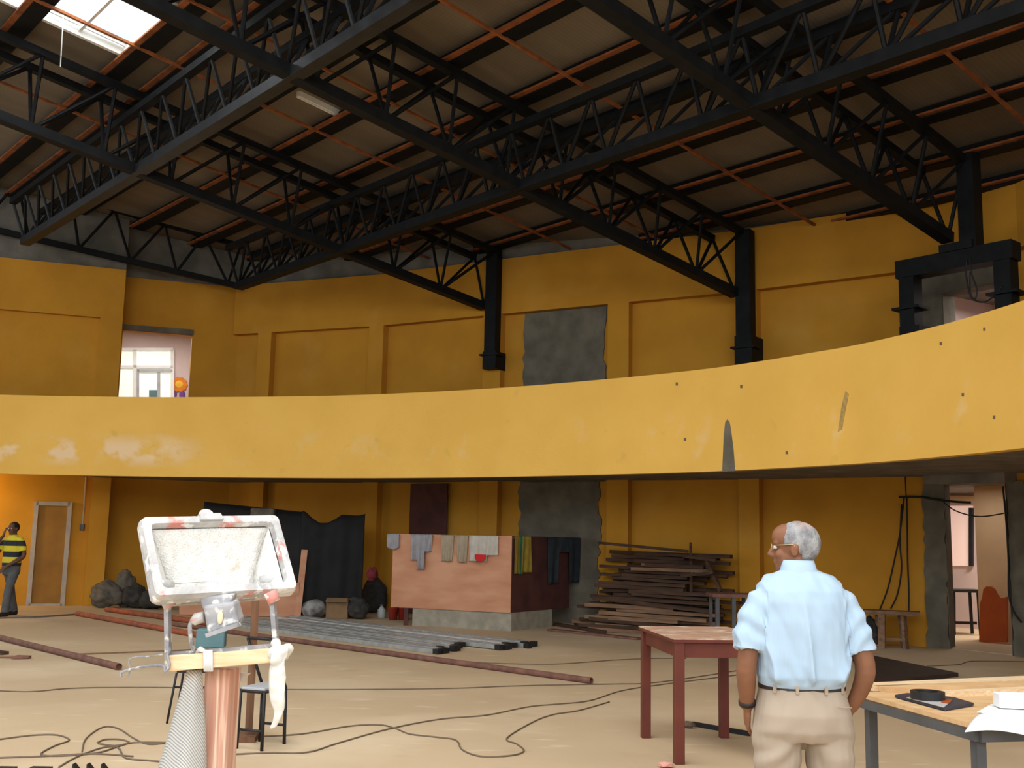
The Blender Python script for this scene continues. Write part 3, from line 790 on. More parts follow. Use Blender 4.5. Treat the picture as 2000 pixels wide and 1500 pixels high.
# ------------------------------------------------------------------ left side: door, conduit, sacks
def onwall(W, px, py, seg=None, e=0.0):
    s, z = ws(W, px, py, seg); p, d, n = wat(W, s)
    return V((*(p + n * e), z)), V((*d, 0)), V((*n, 0))
pA, d3, n3 = onwall(WL, 62, 1100, [0], 0.0); pB, _, _ = onwall(WL, 128, 1100, [0], 0.0)
zt = onwall(WL, 95, 980, [0])[0].z
dw = (V((pB.x - pA.x, pB.y - pA.y)).length)
o = bpy.data.objects.new('door_1', None); COL.objects.link(o); o.location = (pA.x, pA.y, 0); struct(o)
cx = (pA + pB) / 2; rz = Matrix.Rotation(math.atan2(d3.y, d3.x), 3, 'Z')
for k in (-1, 1): obj('door_frame', MB().box(V((cx.x, cx.y, zt / 2)) + d3 * (k * dw / 2) + n3 * 0.05, (0.09, 0.10, zt), rz), LAV, o)
obj('door_frame', MB().box(V((cx.x, cx.y, zt - 0.04)) + n3 * 0.05, (dw, 0.10, 0.08), rz), LAV, o)
obj('door_sill', MB().box(V((cx.x, cx.y, 0.02)) + n3 * 0.05, (dw, 0.10, 0.05), rz), LAV, o)
obj('door_leaf', MB().box(V((cx.x, cx.y, zt / 2)) + n3 * 0.025, (dw - 0.09, 0.05, zt - 0.08), rz), LEAF, o)
c0, d3, n3 = onwall(WL, 163, 1000, [0], 0.02)
zz = onwall(WL, 163, 1030, [0])[0].z
o = thing('conduit', 'pale cable conduit with a small box on the wall left of the big pilaster', 'conduit', (c0.x, c0.y, zz))
obj('pipe', MB().tube([(c0.x, c0.y, 2.71), (c0.x, c0.y, zz)], 0.018, 8), LAV, o)
obj('switch_box', MB().box((c0.x, c0.y, zz), (0.09, 0.06, 0.14)), GREYSTEEL, o, bevel=0.008)
def blob(name, label, cat, c, r, M, seed, group=None, amp=0.25, vox=None):
    mb = MB()
    bmesh.ops.create_icosphere(mb.bm, subdivisions=4, radius=1)
    for v in mb.bm.verts:
        q = v.co.copy(); k = 1 + amp * noise.noise(q * 1.6 + V((seed, 0, 0))) + amp * 0.5 * noise.noise(q * 4 + V((seed, 3, 0)))
        p = V((q.x * r[0] * k, q.y * r[1] * k, q.z * r[2] * k + r[2]))
        p.z = max(p.z, 0.0); v.co = V(c) + p
    return tag(obj(name, mb, M, smooth=True, origin=V(c)), label, cat, group)
def gnd(px, py): return G(px, py, 0)
g = gnd(207, 1187); blob('rubble_sack', 'lumpy grey sack at the foot of the big left pilaster', 'sack', g, (0.34, 0.28, 0.27), GREYSACK, 1)
g = gnd(232, 1178); blob('rubble_sack', 'taller dark grey sack leaning behind the lumpy grey one', 'sack', gnd(236, 1187) + V((0, 0.12, 0)), (0.22, 0.2, 0.38), GREYSACK, 4)
g = gnd(262, 1188); blob('rubble_sack', 'black sack between the grey sacks and the floodlight', 'sack', g, (0.26, 0.25, 0.24), DARKSACK, 7)
g = gnd(300, 1190); blob('rubble_sack', 'black sack half hidden by the left edge of the floodlight', 'sack', g, (0.30, 0.25, 0.20), DARKSACK, 9)
g = gnd(214, 1180); tag(obj('broom_stick', MB().tube([g + V((-.05, .5, 0.3)), g + V((0.12, 0.6, .72))], 0.025, 8), TIMBER, origin=g), 'short brown stick poking up from the grey sacks', 'stick')

# ------------------------------------------------------------------ black sheeting, boards and clutter behind the floodlight
def hang(name, label, cat, A, B, drop, nrm, M, amp=0.03, waves=4, over=0.08, top=None, nu=40, nv=16, flare=0.0, parent=None, seed=0, dropf=None, group=None, thick=0.006):
    A = V(A); B = V(B); nrm = V(nrm)
    def f(u, v):
        p = A.lerp(B, u); dz = (top(u) if top else 0.0)
        dr = drop if dropf is None else dropf(u)
        if v < 0.12:
            k = v / 0.12; return p + V((0, 0, dz)) - nrm * (over * (1 - k)) - V((0, 0, 0.10 * (1 - k) if over > 0 else 0)) + nrm * 0.012 * k
        k = (v - 0.12) / 0.88
        w = amp * (0.3 + 0.7 * k) * (math.sin(u * waves * 2 * PI + seed) + 0.5 * math.sin(u * waves * 4.7 * PI + 2 * seed + k * 2))
        side = (u - 0.5) * flare * k
        return p + (B - A).normalized() * side + V((0, 0, dz - dr * k)) + nrm * (0.015 + abs(amp) * 1.2 + w)
    mb = MB().grid(f, nu, nv)
    o = obj(name, mb, M, parent, smooth=True, solid=thick, origin=None if parent else A)
    if not parent: tag(o, label, cat, group)
    return o
Yt = 21.6
a = D(400, 979, Yt + .2); b = D(592, 999, Yt - .2)
nf = V((-0.1, -1, 0)).normalized()
hang('tarpaulin', 'wide black tarpaulin sheet hung behind the floodlight, left of the scalloped one', 'tarpaulin', a, b, min(a.z, b.z) - 0.03, nf, TARP, 0.015, 2, 0.05)
a = D(590, 1000, Yt - .25); b = D(714, 1005, Yt)
def scal(u):
    px = 590 + u * 124
    ys = [(590, 998), (597, 1000), (610, 1012), (625, 1021), (640, 1021), (655, 1014), (668, 1005), (680, 1006), (700, 1007), (714, 1004)]
    for (x0, y0), (x1, y1) in zip(ys, ys[1:]):
        if x0 <= px <= x1 + 1e-6:
            y = y0 + (y1 - y0) * (px - x0) / (x1 - x0); break
    ref = 1000 + 5 * u
    return -(y - ref) * Yt / FPX
hang('tarpaulin', 'black tarpaulin with a scalloped top edge, hung left of the plywood counter', 'tarpaulin', a, b, 0, nf, TARP, 0.018, 2, 0.0, top=scal, dropf=lambda u: a.z + scal(u) - 0.03)
g = D(508, 1003, Yt - .6)
tag(obj('grey_bundle', MB().box(g + V((0, .25, 0)), (0.46, 0.2, 0.22)), GREYSACK, bevel=0.03, origin=g), 'pale grey bundle on the black sheet just above the floodlight', 'bundle')
o_rack = thing('timber_rack', 'hidden timber rack carrying the black tarpaulins', 'rack', D(560, 1180, Yt + .5)) if False else None
gb = gnd(470, 1204)
pb = [D(350, 1203, gb.y), D(584, 1205, gb.y), D(584, 1138, gb.y + .05), D(350, 1140, gb.y + .05)]
zm = min(p.z for p in pb[:2]); pb = [V((p.x, p.y, 0.01)) if i < 2 else p for i, p in enumerate(pb)]
tag(obj('plywood_board', MB().prism(pb, (0, 0.02, 0)), PLY, origin=pb[0]), 'low pink plywood board standing on edge behind the floodlight', 'board')
a = D(581, 1205, gb.y - .05); b = D(595, 1074, gb.y + .25); a.z = 0.01
tag(obj('plywood_strip', MB().beam(a, b, 0.12, 0.025, up=V((0, -1, 0))), PLY, origin=a), 'narrow plywood strip leaning on the black tarpaulin', 'board')
# clutter
def crate(name, label, cat, px0, px1, py0, py1, M, dep=0.3, bev=0.02, group=None):
    a = gnd(px0, py1); b = gnd(px1, py1); zt = D((px0 + px1) / 2, py0, a.y).z
    c = (a + b) / 2
    o = obj(name, MB().box((c.x, c.y + dep / 2, zt / 2), ((b - a).length, dep, zt)), M, bevel=bev, origin=(c.x, c.y + dep / 2, 0))
    return tag(o, label, cat, group)
blob('white_bag', 'grey white bag on the floor by the leaning plywood strip', 'bag', gnd(612, 1208), (0.24, 0.2, 0.18), mat('grey white bag', (0.30, 0.29, 0.28), 0.7, (0.08, 0.075, 0.07), 5, lo=0.4, hi=0.6), 3, amp=0.12)
o = thing('cardboard_box', 'brown cardboard box below the scalloped black tarpaulin', 'box', gnd(657, 1209))
c = gnd(657, 1209); obj('carton', MB().box((c.x, c.y + .2, .18), (0.42, 0.4, 0.36)), CARD, o, bevel=0.01)
obj('flap', MB().box((c.x, c.y - .06, .36), (0.4, 0.16, 0.012), Matrix.Rotation(0.4, 3, 'X')), CARD, o)
blob('black_bag', 'black bag beside the cardboard box', 'bag', gnd(698, 1209), (0.22, 0.2, 0.20), DARKSACK, 12)
blob('black_bag', 'tall black bag under the red cloth, left of the plywood counter', 'bag', gnd(722, 1200) + V((0, .5, 0)), (0.26, 0.2, 0.36), DARKSACK, 15)
c = D(727, 1128, 20.9); zz = 0.73
blob('red_cloth', 'dark red cloth heaped on the tall black bag', 'cloth', (c.x, c.y, zz), (0.10, 0.09, 0.13), mat('dark red cloth', (0.16, 0.02, 0.025), 0.9), 5)
c = gnd(745, 1207); o = thing('jerry_can', 'small pale bottle left of the red buckets', 'bottle', c)
obj('body', MB().lathe(c, [(0.075, 0), (0.08, 0.02), (0.08, 0.16), (0.03, 0.21), (0.03, 0.23)], 14), mat('pale plastic', (0.42, 0.46, 0.44), 0.4), o, smooth=True)
obj('cap', MB().lathe(c + V((0, 0, .23)), [(0.034, 0), (0.034, 0.03)], 12), GREYSTEEL, o)
for i, (px, lb) in enumerate(((766, 'red bucket under the plywood counter, left of the other red bucket'), (785, 'red bucket under the plywood counter, next to its block base'))):
    c = gnd(px, 1212) + V((0, 0.15, 0)); o = thing('bucket', lb, 'bucket', c, 'red buckets under the counter')
    obj('pail', MB().lathe(c, [(0.075, 0), (0.10, 0.22), (0.108, 0.225), (0.108, 0.24), (0.09, 0.24), (0.07, 0.02)], 16), REDPL, o, smooth=True)
    obj('handle', MB().tube([c + V((0.1 * math.cos(a), -0.02 - 0.05 * math.sin(a), 0.23 - 0.05 * math.sin(a))) for a in [PI * k / 10 for k in range(11)]], 0.006, 6), GREYSTEEL, o)
# ------------------------------------------------------------------ plywood counter
FA = gnd(805, 1222); FB = gnd(997, 1233); FC = gnd(1078, 1224)
fd = (FB - FA).normalized(); sd_ = (FC - FB).normalized(); fn = V((fd.y, -fd.x, 0)); sn = V((sd_.y, -sd_.x, 0))
FL = FB - fd * 2.36
zt = D(1000, 1047, FB.y).z; zl = D(1000, 1197, FB.y).z
o = thing('plywood_counter', 'pink plywood counter on a concrete block base with clothes hung over it', 'counter', FB)
obj('front_panel', MB().hexa([V((FL.x, FL.y, zl)) + fn * .02, V((FB.x, FB.y, zl)) + fn * .02, V((FB.x, FB.y, zl)) - fn * .005, V((FL.x, FL.y, zl)) - fn * .005], [V((FL.x, FL.y, zt)) + fn * .02, V((FB.x, FB.y, zt)) + fn * .02, V((FB.x, FB.y, zt)) - fn * .005, V((FL.x, FL.y, zt)) - fn * .005]), PLY, o)
SE = FB + sd_ * 2.0
obj('side_panel', MB().hexa([V((FB.x, FB.y, zl)), V((SE.x, SE.y, zl)), V((SE.x, SE.y, zl)) - sn * .025, V((FB.x, FB.y, zl)) - sn * .025], [V((FB.x, FB.y, zt)), V((SE.x, SE.y, zt)), V((SE.x, SE.y, zt)) - sn * .025, V((FB.x, FB.y, zt)) - sn * .025]), PLYD, o, label='dark maroon side panel')
BA = FA; SB = FC
obj('block_base', MB().hexa([V((p.x, p.y, 0)) for p in (BA, FB - fn * .02, SB, SB - fd * 1.7)], [V((p.x, p.y, zl)) for p in (BA, FB - fn * .02, SB, SB - fd * 1.7)]), BLOCK, o)
obj('post', MB().box((FA.x - .12, FA.y + .05, zl / 2), (0.08, 0.08, zl)), PLYD, o)
# things hung over the counter
def onfront(px): 
    d = ray(px, 1045); e = fd; a = FB
    det = d.x * (-e.y) + d.y * e.x; k = (a.x * (-e.y) + a.y * e.x) / det
    p = CAM + d * k; return V((p.x, p.y, zt)) + fn * .02
def onside(px):
    d = ray(px, 1045); e = sd_; a = FB
    det = d.x * (-e.y) + d.y * e.x; k = (a.x * (-e.y) + a.y * e.x) / det
    p = CAM + d * k; return V((p.x, p.y, zt))
KP = FB.y / FPX
hang('grey_rag', 'small grey rag, leftmost on the plywood counter edge', 'rag', onfront(760), onfront(783), 31 * KP, fn, CLG, 0.02, 1.3, 0.05, seed=1, dropf=lambda u: (26 + 6 * math.sin(u * 3)) * KP)
hang('grey_shirt', 'grey shirt hung over the plywood counter, second from the left', 'shirt', onfront(806), onfront(848), 0.4, fn, CLG, 0.03, 2.5, 0.05, flare=-0.06, seed=2, nu=60, dropf=lambda u: (52 if u < .35 else (70 if u < .75 else 34)) * KP)
hang('khaki_trousers', 'khaki cloth hung third along the counter, left of its twin', 'trousers', onfront(864), onfront(889), 52 * KP, fn, CLK, 0.02, 1.2, 0.05, seed=3, flare=-0.06)
hang('khaki_trousers', 'khaki cloth hung between the other khaki piece and the off-white shirt', 'trousers', onfront(894), onfront(917), 53 * KP, fn, CLK, 0.02, 1.2, 0.05, seed=4, flare=-0.05)
hang('white_shirt', 'off-white shirt hung at the right end of the plywood front', 'shirt', onfront(919), onfront(976), 50 * KP, fn, CLW, 0.025, 2.2, 0.05, seed=5, nu=50, dropf=lambda u: (50 if u < .65 else 38) * KP)
a = onfront(935) - V((0, 0, 37 * KP)) + fn * 0.09; b = onfront(955) - V((0, 0, 37 * KP)) + fn * 0.09
hang('red_rag', 'bright red rag on the off-white shirt', 'rag', a, b, 0.10, fn, CLR, 0.01, 1, 0.0, seed=6, dropf=lambda u: (0.07 + 0.05 * math.sin(u * PI)))
def tw(u0, u1, M, parent=None):
    pass
a = onside(1003); b = onside(1034)
hang('striped_towel', 'yellow towel with green stripe hung round the corner of the counter', 'towel', a, a.lerp(b, .3), 72 * KP, sn, CLY, 0.012, 0.6, 0.04, seed=1)
tws = bpy.context.scene.collection.objects[-1]
hang('green_stripe', '', '', a.lerp(b, .28), a.lerp(b, .52), 73 * KP, sn, CLGR, 0.012, 0.6, 0.04, seed=2, parent=tws)
hang('right_half', '', '', a.lerp(b, .5), b, 70 * KP, sn, CLY, 0.015, 0.8, 0.04, seed=3, parent=tws, flare=0.05)
a = onside(1066); b = onside(1134)
b = a + (b - a).normalized() * min((b - a).length, 1.2)
hang('blue_jeans', 'dark blue jeans hung over the dark side of the counter', 'jeans', a, b, 0.9, sn, DENIM, 0.03, 1.5, 0.05, seed=2, nu=60, dropf=lambda u: (0.85 if u < .35 or u > .6 else 0.28))
# maroon board standing at the wall behind
pA, d3, n3 = onwall(WR, 808, 990, None, 0.14); pB, _, _ = onwall(WR, 880, 990, None, 0.14)
tag(obj('maroon_board', MB().hexa([V((pA.x, pA.y, 0.0)), V((pB.x, pB.y, 0.0)), V((pB.x, pB.y, 0)) - n3 * .03, V((pA.x, pA.y, 0)) - n3 * .03], [V((pA.x, pA.y, 2.68)), V((pB.x, pB.y, 2.68)), V((pB.x, pB.y, 2.68)) - n3 * .03, V((pA.x, pA.y, 2.68)) - n3 * .03]), PLYD, origin=(pA.x, pA.y, 0)), 'tall dark maroon board standing against the wall behind the counter', 'board')

# ------------------------------------------------------------------ timber heap
rnd = random.Random(21)
u2 = V((0.86, -0.46, 0)).normalized(); v2 = V((0.46, 0.86, 0)).normalized()
HC = V((2.55, 19.3, 0))
NL = 21
for lay in range(NL):
    k = lay / (NL - 1); cnt = max(2, round(7 - 5 * k ** 0.8))
    for q in range(cnt):
        w = rnd.choice((0.07, 0.10, 0.14)); h = rnd.choice((0.05, 0.058, 0.064))
        dv = 0.62 - q * 0.185 - 0.02 * k + rnd.uniform(-.015, .015)
        L = rnd.uniform(1.3, 2.5) * (1 - 0.22 * k)
        off = rnd.uniform(-0.40, 0.40) + 0.20 * k - 0.08
        c = HC + u2 * off + v2 * dv + V((0, 0, 0.035 + 0.066 * lay))
        o = obj('timber_plank', MB().box((0, 0, 0), (L, w, h)), TIMBER2 if rnd.random() < (0.45 if (k < .4 and q > 3) else 0.12) else TIMBER)
        o.location = c; o.rotation_euler = (rnd.gauss(0, .04), rnd.gauss(0.012, .014), math.atan2(u2.y, u2.x) + rnd.gauss(0, 0.035))
        tag(o, 'one of the rough brown planks in the big timber heap against the right wall', 'plank', 'planks of the timber heap')
def stick(label, a, b, w, M=TIMBER, name='timber_stick', h=None, group=None):
    return tag(obj(name, MB().beam(a, b, w, h or w), M, origin=V(a)), label, 'stick', group)
stick('upright stick standing out of the right end of the timber heap', D(1350, 1205, 19.0), D(1349, 1060, 19.3), 0.05)
stick('sloping stick at the right end of the timber heap, leaning down to the steel bench', D(1380, 1094, 18.8), D(1408, 1155, 18.6), 0.06)
stick('level stick jutting right from the top of the timber heap', D(1335, 1086, 19.0), D(1398, 1094, 18.7), 0.05)
stick('stick jutting right from the middle of the timber heap', D(1330, 1125, 18.9), D(1393, 1118, 18.6), 0.05)
stick('long thin stick along the very top of the timber heap', D(1168, 1060, 19.6), D(1345, 1077, 19.2), 0.05)
stick('pale plank lying on the floor before the timber heap', gnd(1105, 1214) + V((0, 0, .06)), gnd(1195, 1226) + V((0, 0, .06)), 0.12, TIMBER2, 'floor_plank', 0.04)
stick('reddish plank on the floor left of the red table', gnd(1075, 1232) + V((0, 0, .02)), gnd(1250, 1250) + V((0, 0, .02)), 0.16, RUSTPIPE, 'floor_plank', 0.03)
stick('dark short plank lying in front of the reddish floor plank', gnd(1085, 1222) + V((0, 0, .03)), gnd(1180, 1238) + V((0, 0, .03)), 0.10, TIMBER, 'floor_plank', 0.05)

# ------------------------------------------------------------------ grey bench and wooden stool by the right wall
Yb = 17.2; a = D(1397, 1163, Yb)
o = thing('steel_bench', 'small grey steel-legged bench behind the red table', 'bench', (a.x, a.y, 0))
b = D(1476, 1160, Yb); zt = a.z
obj('bench_top', MB().box(((a.x + b.x) / 2, Yb + .25, zt), (b.x - a.x + .1, 0.6, 0.05)), RUSTPIPE, o)
for px in (1401, 1433):
    p = D(px, 1190, Yb); obj('leg', MB().box((p.x, Yb, zt / 2 - .0125), (0.06, 0.06, zt - .025)), GREYSTEEL, o)
for sx in (0.02, 0.55):
    obj('leg', MB().box((a.x + sx, Yb + .5, zt / 2 - .0125), (0.05, 0.05, zt - .025)), GREYSTEEL, o)
obj('stretcher', MB().beam((D(1401, 1190, Yb).x, Yb, .25), (D(1433, 1190, Yb).x, Yb, .25), 0.03, 0.03), GREYSTEEL, o)
g = gnd(1742, 1266); o = thing('wooden_stool', 'rough wooden stool with a low rung below the hanging cables', 'stool', g)
zt = D(1745, 1193, g.y).z; rz = Matrix.Rotation(-0.35, 3, 'Z')
obj('seat', MB().box((g.x + .02, g.y + .05, zt - .03), (0.86, 0.34, 0.06), rz), TIMBER2, o)
for sx, sy in ((-.16, -.05), (.16, -.1), (-.12, .20), (.20, .15)):
    p = g + V((sx, sy, 0)); obj('leg', MB().beam((p.x * 1 , p.y, zt - .05), (p.x + sx * .12, p.y - 0.02, 0), 0.11, 0.05), TIMBER2, o)
obj('rung', MB().beam((g.x - .17, g.y - .07, .14), (g.x + .17, g.y - .12, .14), 0.04, 0.05), TIMBER2, o)
blob('dark_bundle', 'dark bundle on the floor left of the wooden stool', 'bundle', gnd(1702, 1262) + V((0, .05, 0)), (0.17, .2, .22), DARKSACK, 31)
# cables by the doorway
zz = []
def wallpt(px, py, e=0.12): return onwall(WR, px, py, None, e)[0]
hc = [((1770, 972), (1762, 1040), (1752, 1090), (1738, 1150), (1722, 1192)), ((1775, 972), (1776, 1040), (1777, 1100), (1779, 1150), (1779, 1195)), ((1765, 985), (1762, 1060), (1765, 1110), (1757, 1160), (1744, 1188))]
for (pts, lb) in zip(hc, ('black cable hanging in front of the ochre wall, slanting left to the stool', 'black cable hanging straight down to the stool', 'thin black cable with a kink, between the two other hanging cables')):
    cable(lb, [wallpt(*p) for p in pts], 0.013, CABLEB, group='cables hanging beside the doorway')
cable('cable strung along the wall top into the ground floor doorway', [wallpt(1760, 971), wallpt(1800, 971), wallpt(1830, 976), wallpt(1870, 980), wallpt(1905, 982)], 0.018, CABLEB)
cable('thin cable sagging across the doorway opening', [wallpt(1840, 975), wallpt(1870, 995), wallpt(1900, 1006), wallpt(1930, 1009), wallpt(1970, 1003)], 0.010, CABLEB)
cable('black cable running down the right jamb of the doorway', [wallpt(1968, 950), wallpt(1974, 1010), wallpt(1979, 1090), wallpt(1980, 1160), wallpt(1990, 1195), wallpt(2005, 1215)], 0.014, CABLEB)
cable('thin cord from the gallery slab down to the strung cable', [wallpt(1772, 932), wallpt(1774, 972)], 0.010, CABLEB)

# ------------------------------------------------------------------ pipes on the floor
def pipe(label, a, b, r, M, group=None, name='pipe'):
    a = V(a) + V((0, 0, r)); b = V(b) + V((0, 0, r)); d = (b - a).normalized()
    mb = MB(); n = 14
    x = d.orthogonal().normalized(); y = d.cross(x)
    ring = lambda p, q: [p + x * q * math.cos(2 * PI * k / n) + y * q * math.sin(2 * PI * k / n) for k in range(n)]
    mb.loft([ring(a + d * .05, r * .85), ring(a, r * .85), ring(a, r), ring(b, r), ring(b, r * .85), ring(b - d * .05, r * .85)])
    return tag(obj(name, mb, M, smooth=False, origin=(a + b) / 2), label, 'pipe', group)
pipe('long rusty pipe lying across the middle of the floor', gnd(330, 1222), gnd(1155, 1336), 0.036, RUSTPIPE)
pipe('rusty pipe entering from the left edge of the floor', gnd(-60, 1236), gnd(232, 1309), 0.040, RUSTPIPE)
pipe('red oxide pipe, nearest of the two left of the floodlight', gnd(150, 1203), gnd(420, 1252), 0.045, REDPIPE, 'red oxide pipes')
pipe('red oxide pipe lying behind its twin left of the floodlight', gnd(208, 1195), gnd(430, 1226), 0.05, REDPIPE, 'red oxide pipes')
rnd = random.Random(5)
td = (gnd(1000, 1268) - gnd(540, 1213)).normalized(); tq = V((-td.y, td.x, 0))
eA = gnd(848, 1277); vA = gnd(925, 1258) - eA; eB = gnd(965, 1269); vB = gnd(1046, 1262) - eB
ALU2 = mat('bright aluminium', (0.62, 0.62, 0.60), 0.4, (0.48, 0.48, 0.47), 9, metal=0.35)
for i in range(19):
    if i < 10: e = eA + vA * (i / 13)
    else: e = eB + vB * ((i - 10) / 8)
    e = e + td * rnd.uniform(-.14, .10)
    s_ = e - td * (rnd.uniform(5.4, 6.0) - (0.8 if i < 5 else 0))
    o = thing('aluminium_tube', 'one of the long pale aluminium tubes bundled on the floor before the counter', 'tube', (s_ + e) / 2, 'aluminium tubes on the floor')
    zof = V((0, 0, 0.034 + (0.012 if i % 3 == 1 else 0)))
    obj('tube_body', MB().beam(s_ + zof, e + zof, 0.066, 0.062), ALU2 if i in (6, 11, 13, 14, 17) else ALU, o)
    obj('end_cap', MB().beam(e + zof, e + zof + td * 0.10, 0.078, 0.07), BLACK, o, label='black end cap')
for (px, py) in ((876, 1263), (890, 1260), (922, 1257), (985, 1259)): pass
stick('thin timber lath lying across the floor behind the floodlight', gnd(145, 1279), gnd(560, 1263), 0.10, TIMBER2, 'floor_lath', 0.02)
cable('grey cable along the far left floor edge', [gnd(-20, 1209) , gnd(60, 1207), gnd(110, 1204), gnd(150, 1201)], 0.03, CABLE)
# trowel on the left edge
a = gnd(0, 1290); b = gnd(57, 1287)
o = thing('trowel', 'rusty shovel head lying at the left edge of the floor', 'shovel', b)
obj('blade', MB().prism([b + V((-.18, -.09, 0.005)), b + V((0, -.02, 0.005)), b + V((0, .06, 0.005)), b + V((-.18, .09, 0.005))], (0, 0, 0.03)), RUSTPIPE, o)
obj('handle', MB().tube([b + V((-.18, 0, .02)), b + V((-.62, .02, .02))], 0.016, 8), TIMBER2, o)
stick('dark offcut beside the shovel head at the left floor edge', gnd(-10, 1276) + V((0, 0, .02)), gnd(10, 1279) + V((0, 0, .02)), 0.1, TIMBER, 'offcut', 0.04)
# cables on the floor
FC_ = [
 ('long cable stretched across the whole floor behind the red table', [(-10, 1350), (60, 1352), (130, 1346), (200, 1344), (330, 1344), (420, 1346), (580, 1348), (780, 1347), (900, 1345), (1000, 1341), (1080, 1339), (1200, 1337), (1290, 1333), (1450, 1309), (1500, 1300)]),
 ('cable looping in from the bottom left corner', [(-10, 1447), (60, 1438), (110, 1437), (135, 1447), (105, 1459), (80, 1475), (120, 1478), (190, 1472), (230, 1460), (262, 1452), (330, 1452)]),
 ('arched loop of cable left of the white sack', [(160, 1470), (168, 1444), (200, 1422), (230, 1424), (262, 1444), (290, 1455), (330, 1452)]),
 ('small flat coil of cable left of the white sack', [(190, 1452), (205, 1446), (235, 1446), (252, 1452), (225, 1458), (192, 1454)]),
 ('cable trailing off the bottom edge left of the white sack', [(115, 1500), (150, 1480), (200, 1462), (230, 1462), (245, 1482), (290, 1487), (320, 1490)]),
 ('thin straight cable along the bottom left', [(-10, 1482), (80, 1479), (180, 1474), (260, 1479)]),
 ('cable running from the wooden stand to the red table', [(440, 1476), (520, 1472), (600, 1471), (660, 1453), (760, 1425), (860, 1406), (950, 1398), (1030, 1382), (1080, 1377), (1150, 1370), (1215, 1350), (1300, 1337), (1450, 1318), (1500, 1310)]),
 ('cable making a wide loop on the pale floor', [(440, 1442), (580, 1436), (680, 1420), (740, 1417), (772, 1424), (800, 1435), (850, 1441), (890, 1447), (903, 1466), (940, 1479), (1000, 1477), (1023, 1468), (1010, 1455), (990, 1443), (1040, 1412), (1080, 1397), (1130, 1389), (1190, 1372)]),
 ('thin cable behind the long rusty pipe, running to the red table', [(915, 1293), (960, 1296), (1080, 1298), (1200, 1290), (1270, 1287), (1340, 1287)]),
 ('dark cable on the floor under the ground floor doorway', [(1810, 1302), (1870, 1299), (1890, 1293), (1920, 1292), (2010, 1293)]),
]
for lb, pts in FC_:
    cable(lb, [gnd(*p) + V((0, 0, 0.006)) for p in pts], 0.0065, CABLE, 6)
a, b, c, d_ = gnd(1660, 1280), gnd(1690, 1284), gnd(1872, 1322), gnd(1690, 1342)
tag(obj('steel_plate', MB().prism([a, d_, c, b], (0, 0, 0.05)), mat('dark plate', (0.035, 0.022, 0.018), 0.7, (0.05, 0.03, 0.024), 6), origin=b), 'dark steel plate lying on the floor right of the standing man', 'plate')
stick('dark iron bar on the floor under the red table', gnd(1352, 1418) + V((0, 0, .02)), gnd(1465, 1438) + V((0, 0, .02)), 0.035, BLACK, 'iron_bar')
blob('coil', 'small dark knob of wire at the end of the iron bar', 'wire', gnd(1345, 1422), (0.05, 0.04, 0.03), CABLE, 2)
blob('pink_rag', 'scrap of pink cloth at the foot of the red table', 'rag', gnd(1300, 1499), (0.055, 0.04, 0.02), mat('pink cloth', (0.7, 0.35, 0.28), 0.9), 6)

for (x0, x1, y, lb) in ((-8, 27, 1509, 'black flat offcut at the bottom left corner of the picture'), (56, 97, 1509, 'black flat offcut on the floor below the cable loops')):
    a_ = gnd(x0, y); b_ = gnd(x1, y); tag(obj('offcut', MB().box(((a_.x + b_.x) / 2, a_.y, .015), (b_.x - a_.x, .12, .03)), BLACK, origin=a_), lb, 'offcut')
for (x0, lb) in ((140, 'leftmost of the three black shards at the bottom edge'), (168, 'middle one of the three black shards at the bottom edge'), (196, 'rightmost of the three black shards at the bottom edge')):
    a_ = gnd(x0, 1508); tag(obj('shard', MB().prism([a_, a_ + V((.045, 0, 0)), a_ + V((0, 0, .05))], (0, .06, 0)), BLACK, origin=a_), lb, 'shard', 'black shards at the bottom edge')
# ------------------------------------------------------------------ red table
zt = 0.893
Af = gnd(1326, 1492); Bf = gnd(1261, 1441); 
ev = (Bf - Af); ew = V((ev.y, -ev.x, 0)).normalized(); Lw = 0.66
Df = Af + ew * Lw; Cf = Bf + ew * Lw
o = thing('red_table', 'red brown wooden work table with a dusty top beside the standing man', 'table', Af)
for p in (Af, Bf, Cf, Df): 
    ang = math.atan2(ew.y, ew.x); obj('leg', MB().box((p.x, p.y, (zt - .03) / 2), (0.072, 0.072, zt - .03), Matrix.Rotation(ang, 3, 'Z')), REDPAINT, o, bevel=0.004)
for p, q in ((Af, Bf), (Bf, Cf), (Cf, Df), (Df, Af)):
    dd = (q - p).normalized(); obj('apron', MB().beam(p + dd * .036 + V((0, 0, zt - .085)), q - dd * .036 + V((0, 0, zt - .085)), 0.03, 0.11), REDPAINT, o)
ee = ev.normalized(); ov = 0.05
top = [Af - ee * ov - ew * ov, Df - ee * ov + ew * ov, Cf + ee * ov + ew * ov, Bf + ee * ov - ew * ov]
obj('tabletop', MB().prism([V((p.x, p.y, zt - .03)) for p in top], (0, 0, 0.022)), REDPAINT, o)
obj('top_board', MB().prism([V((p.x, p.y, zt - .008)) for p in top], (0, 0, 0.008)), DUSTTOP, o, label='dusty pale top surface')

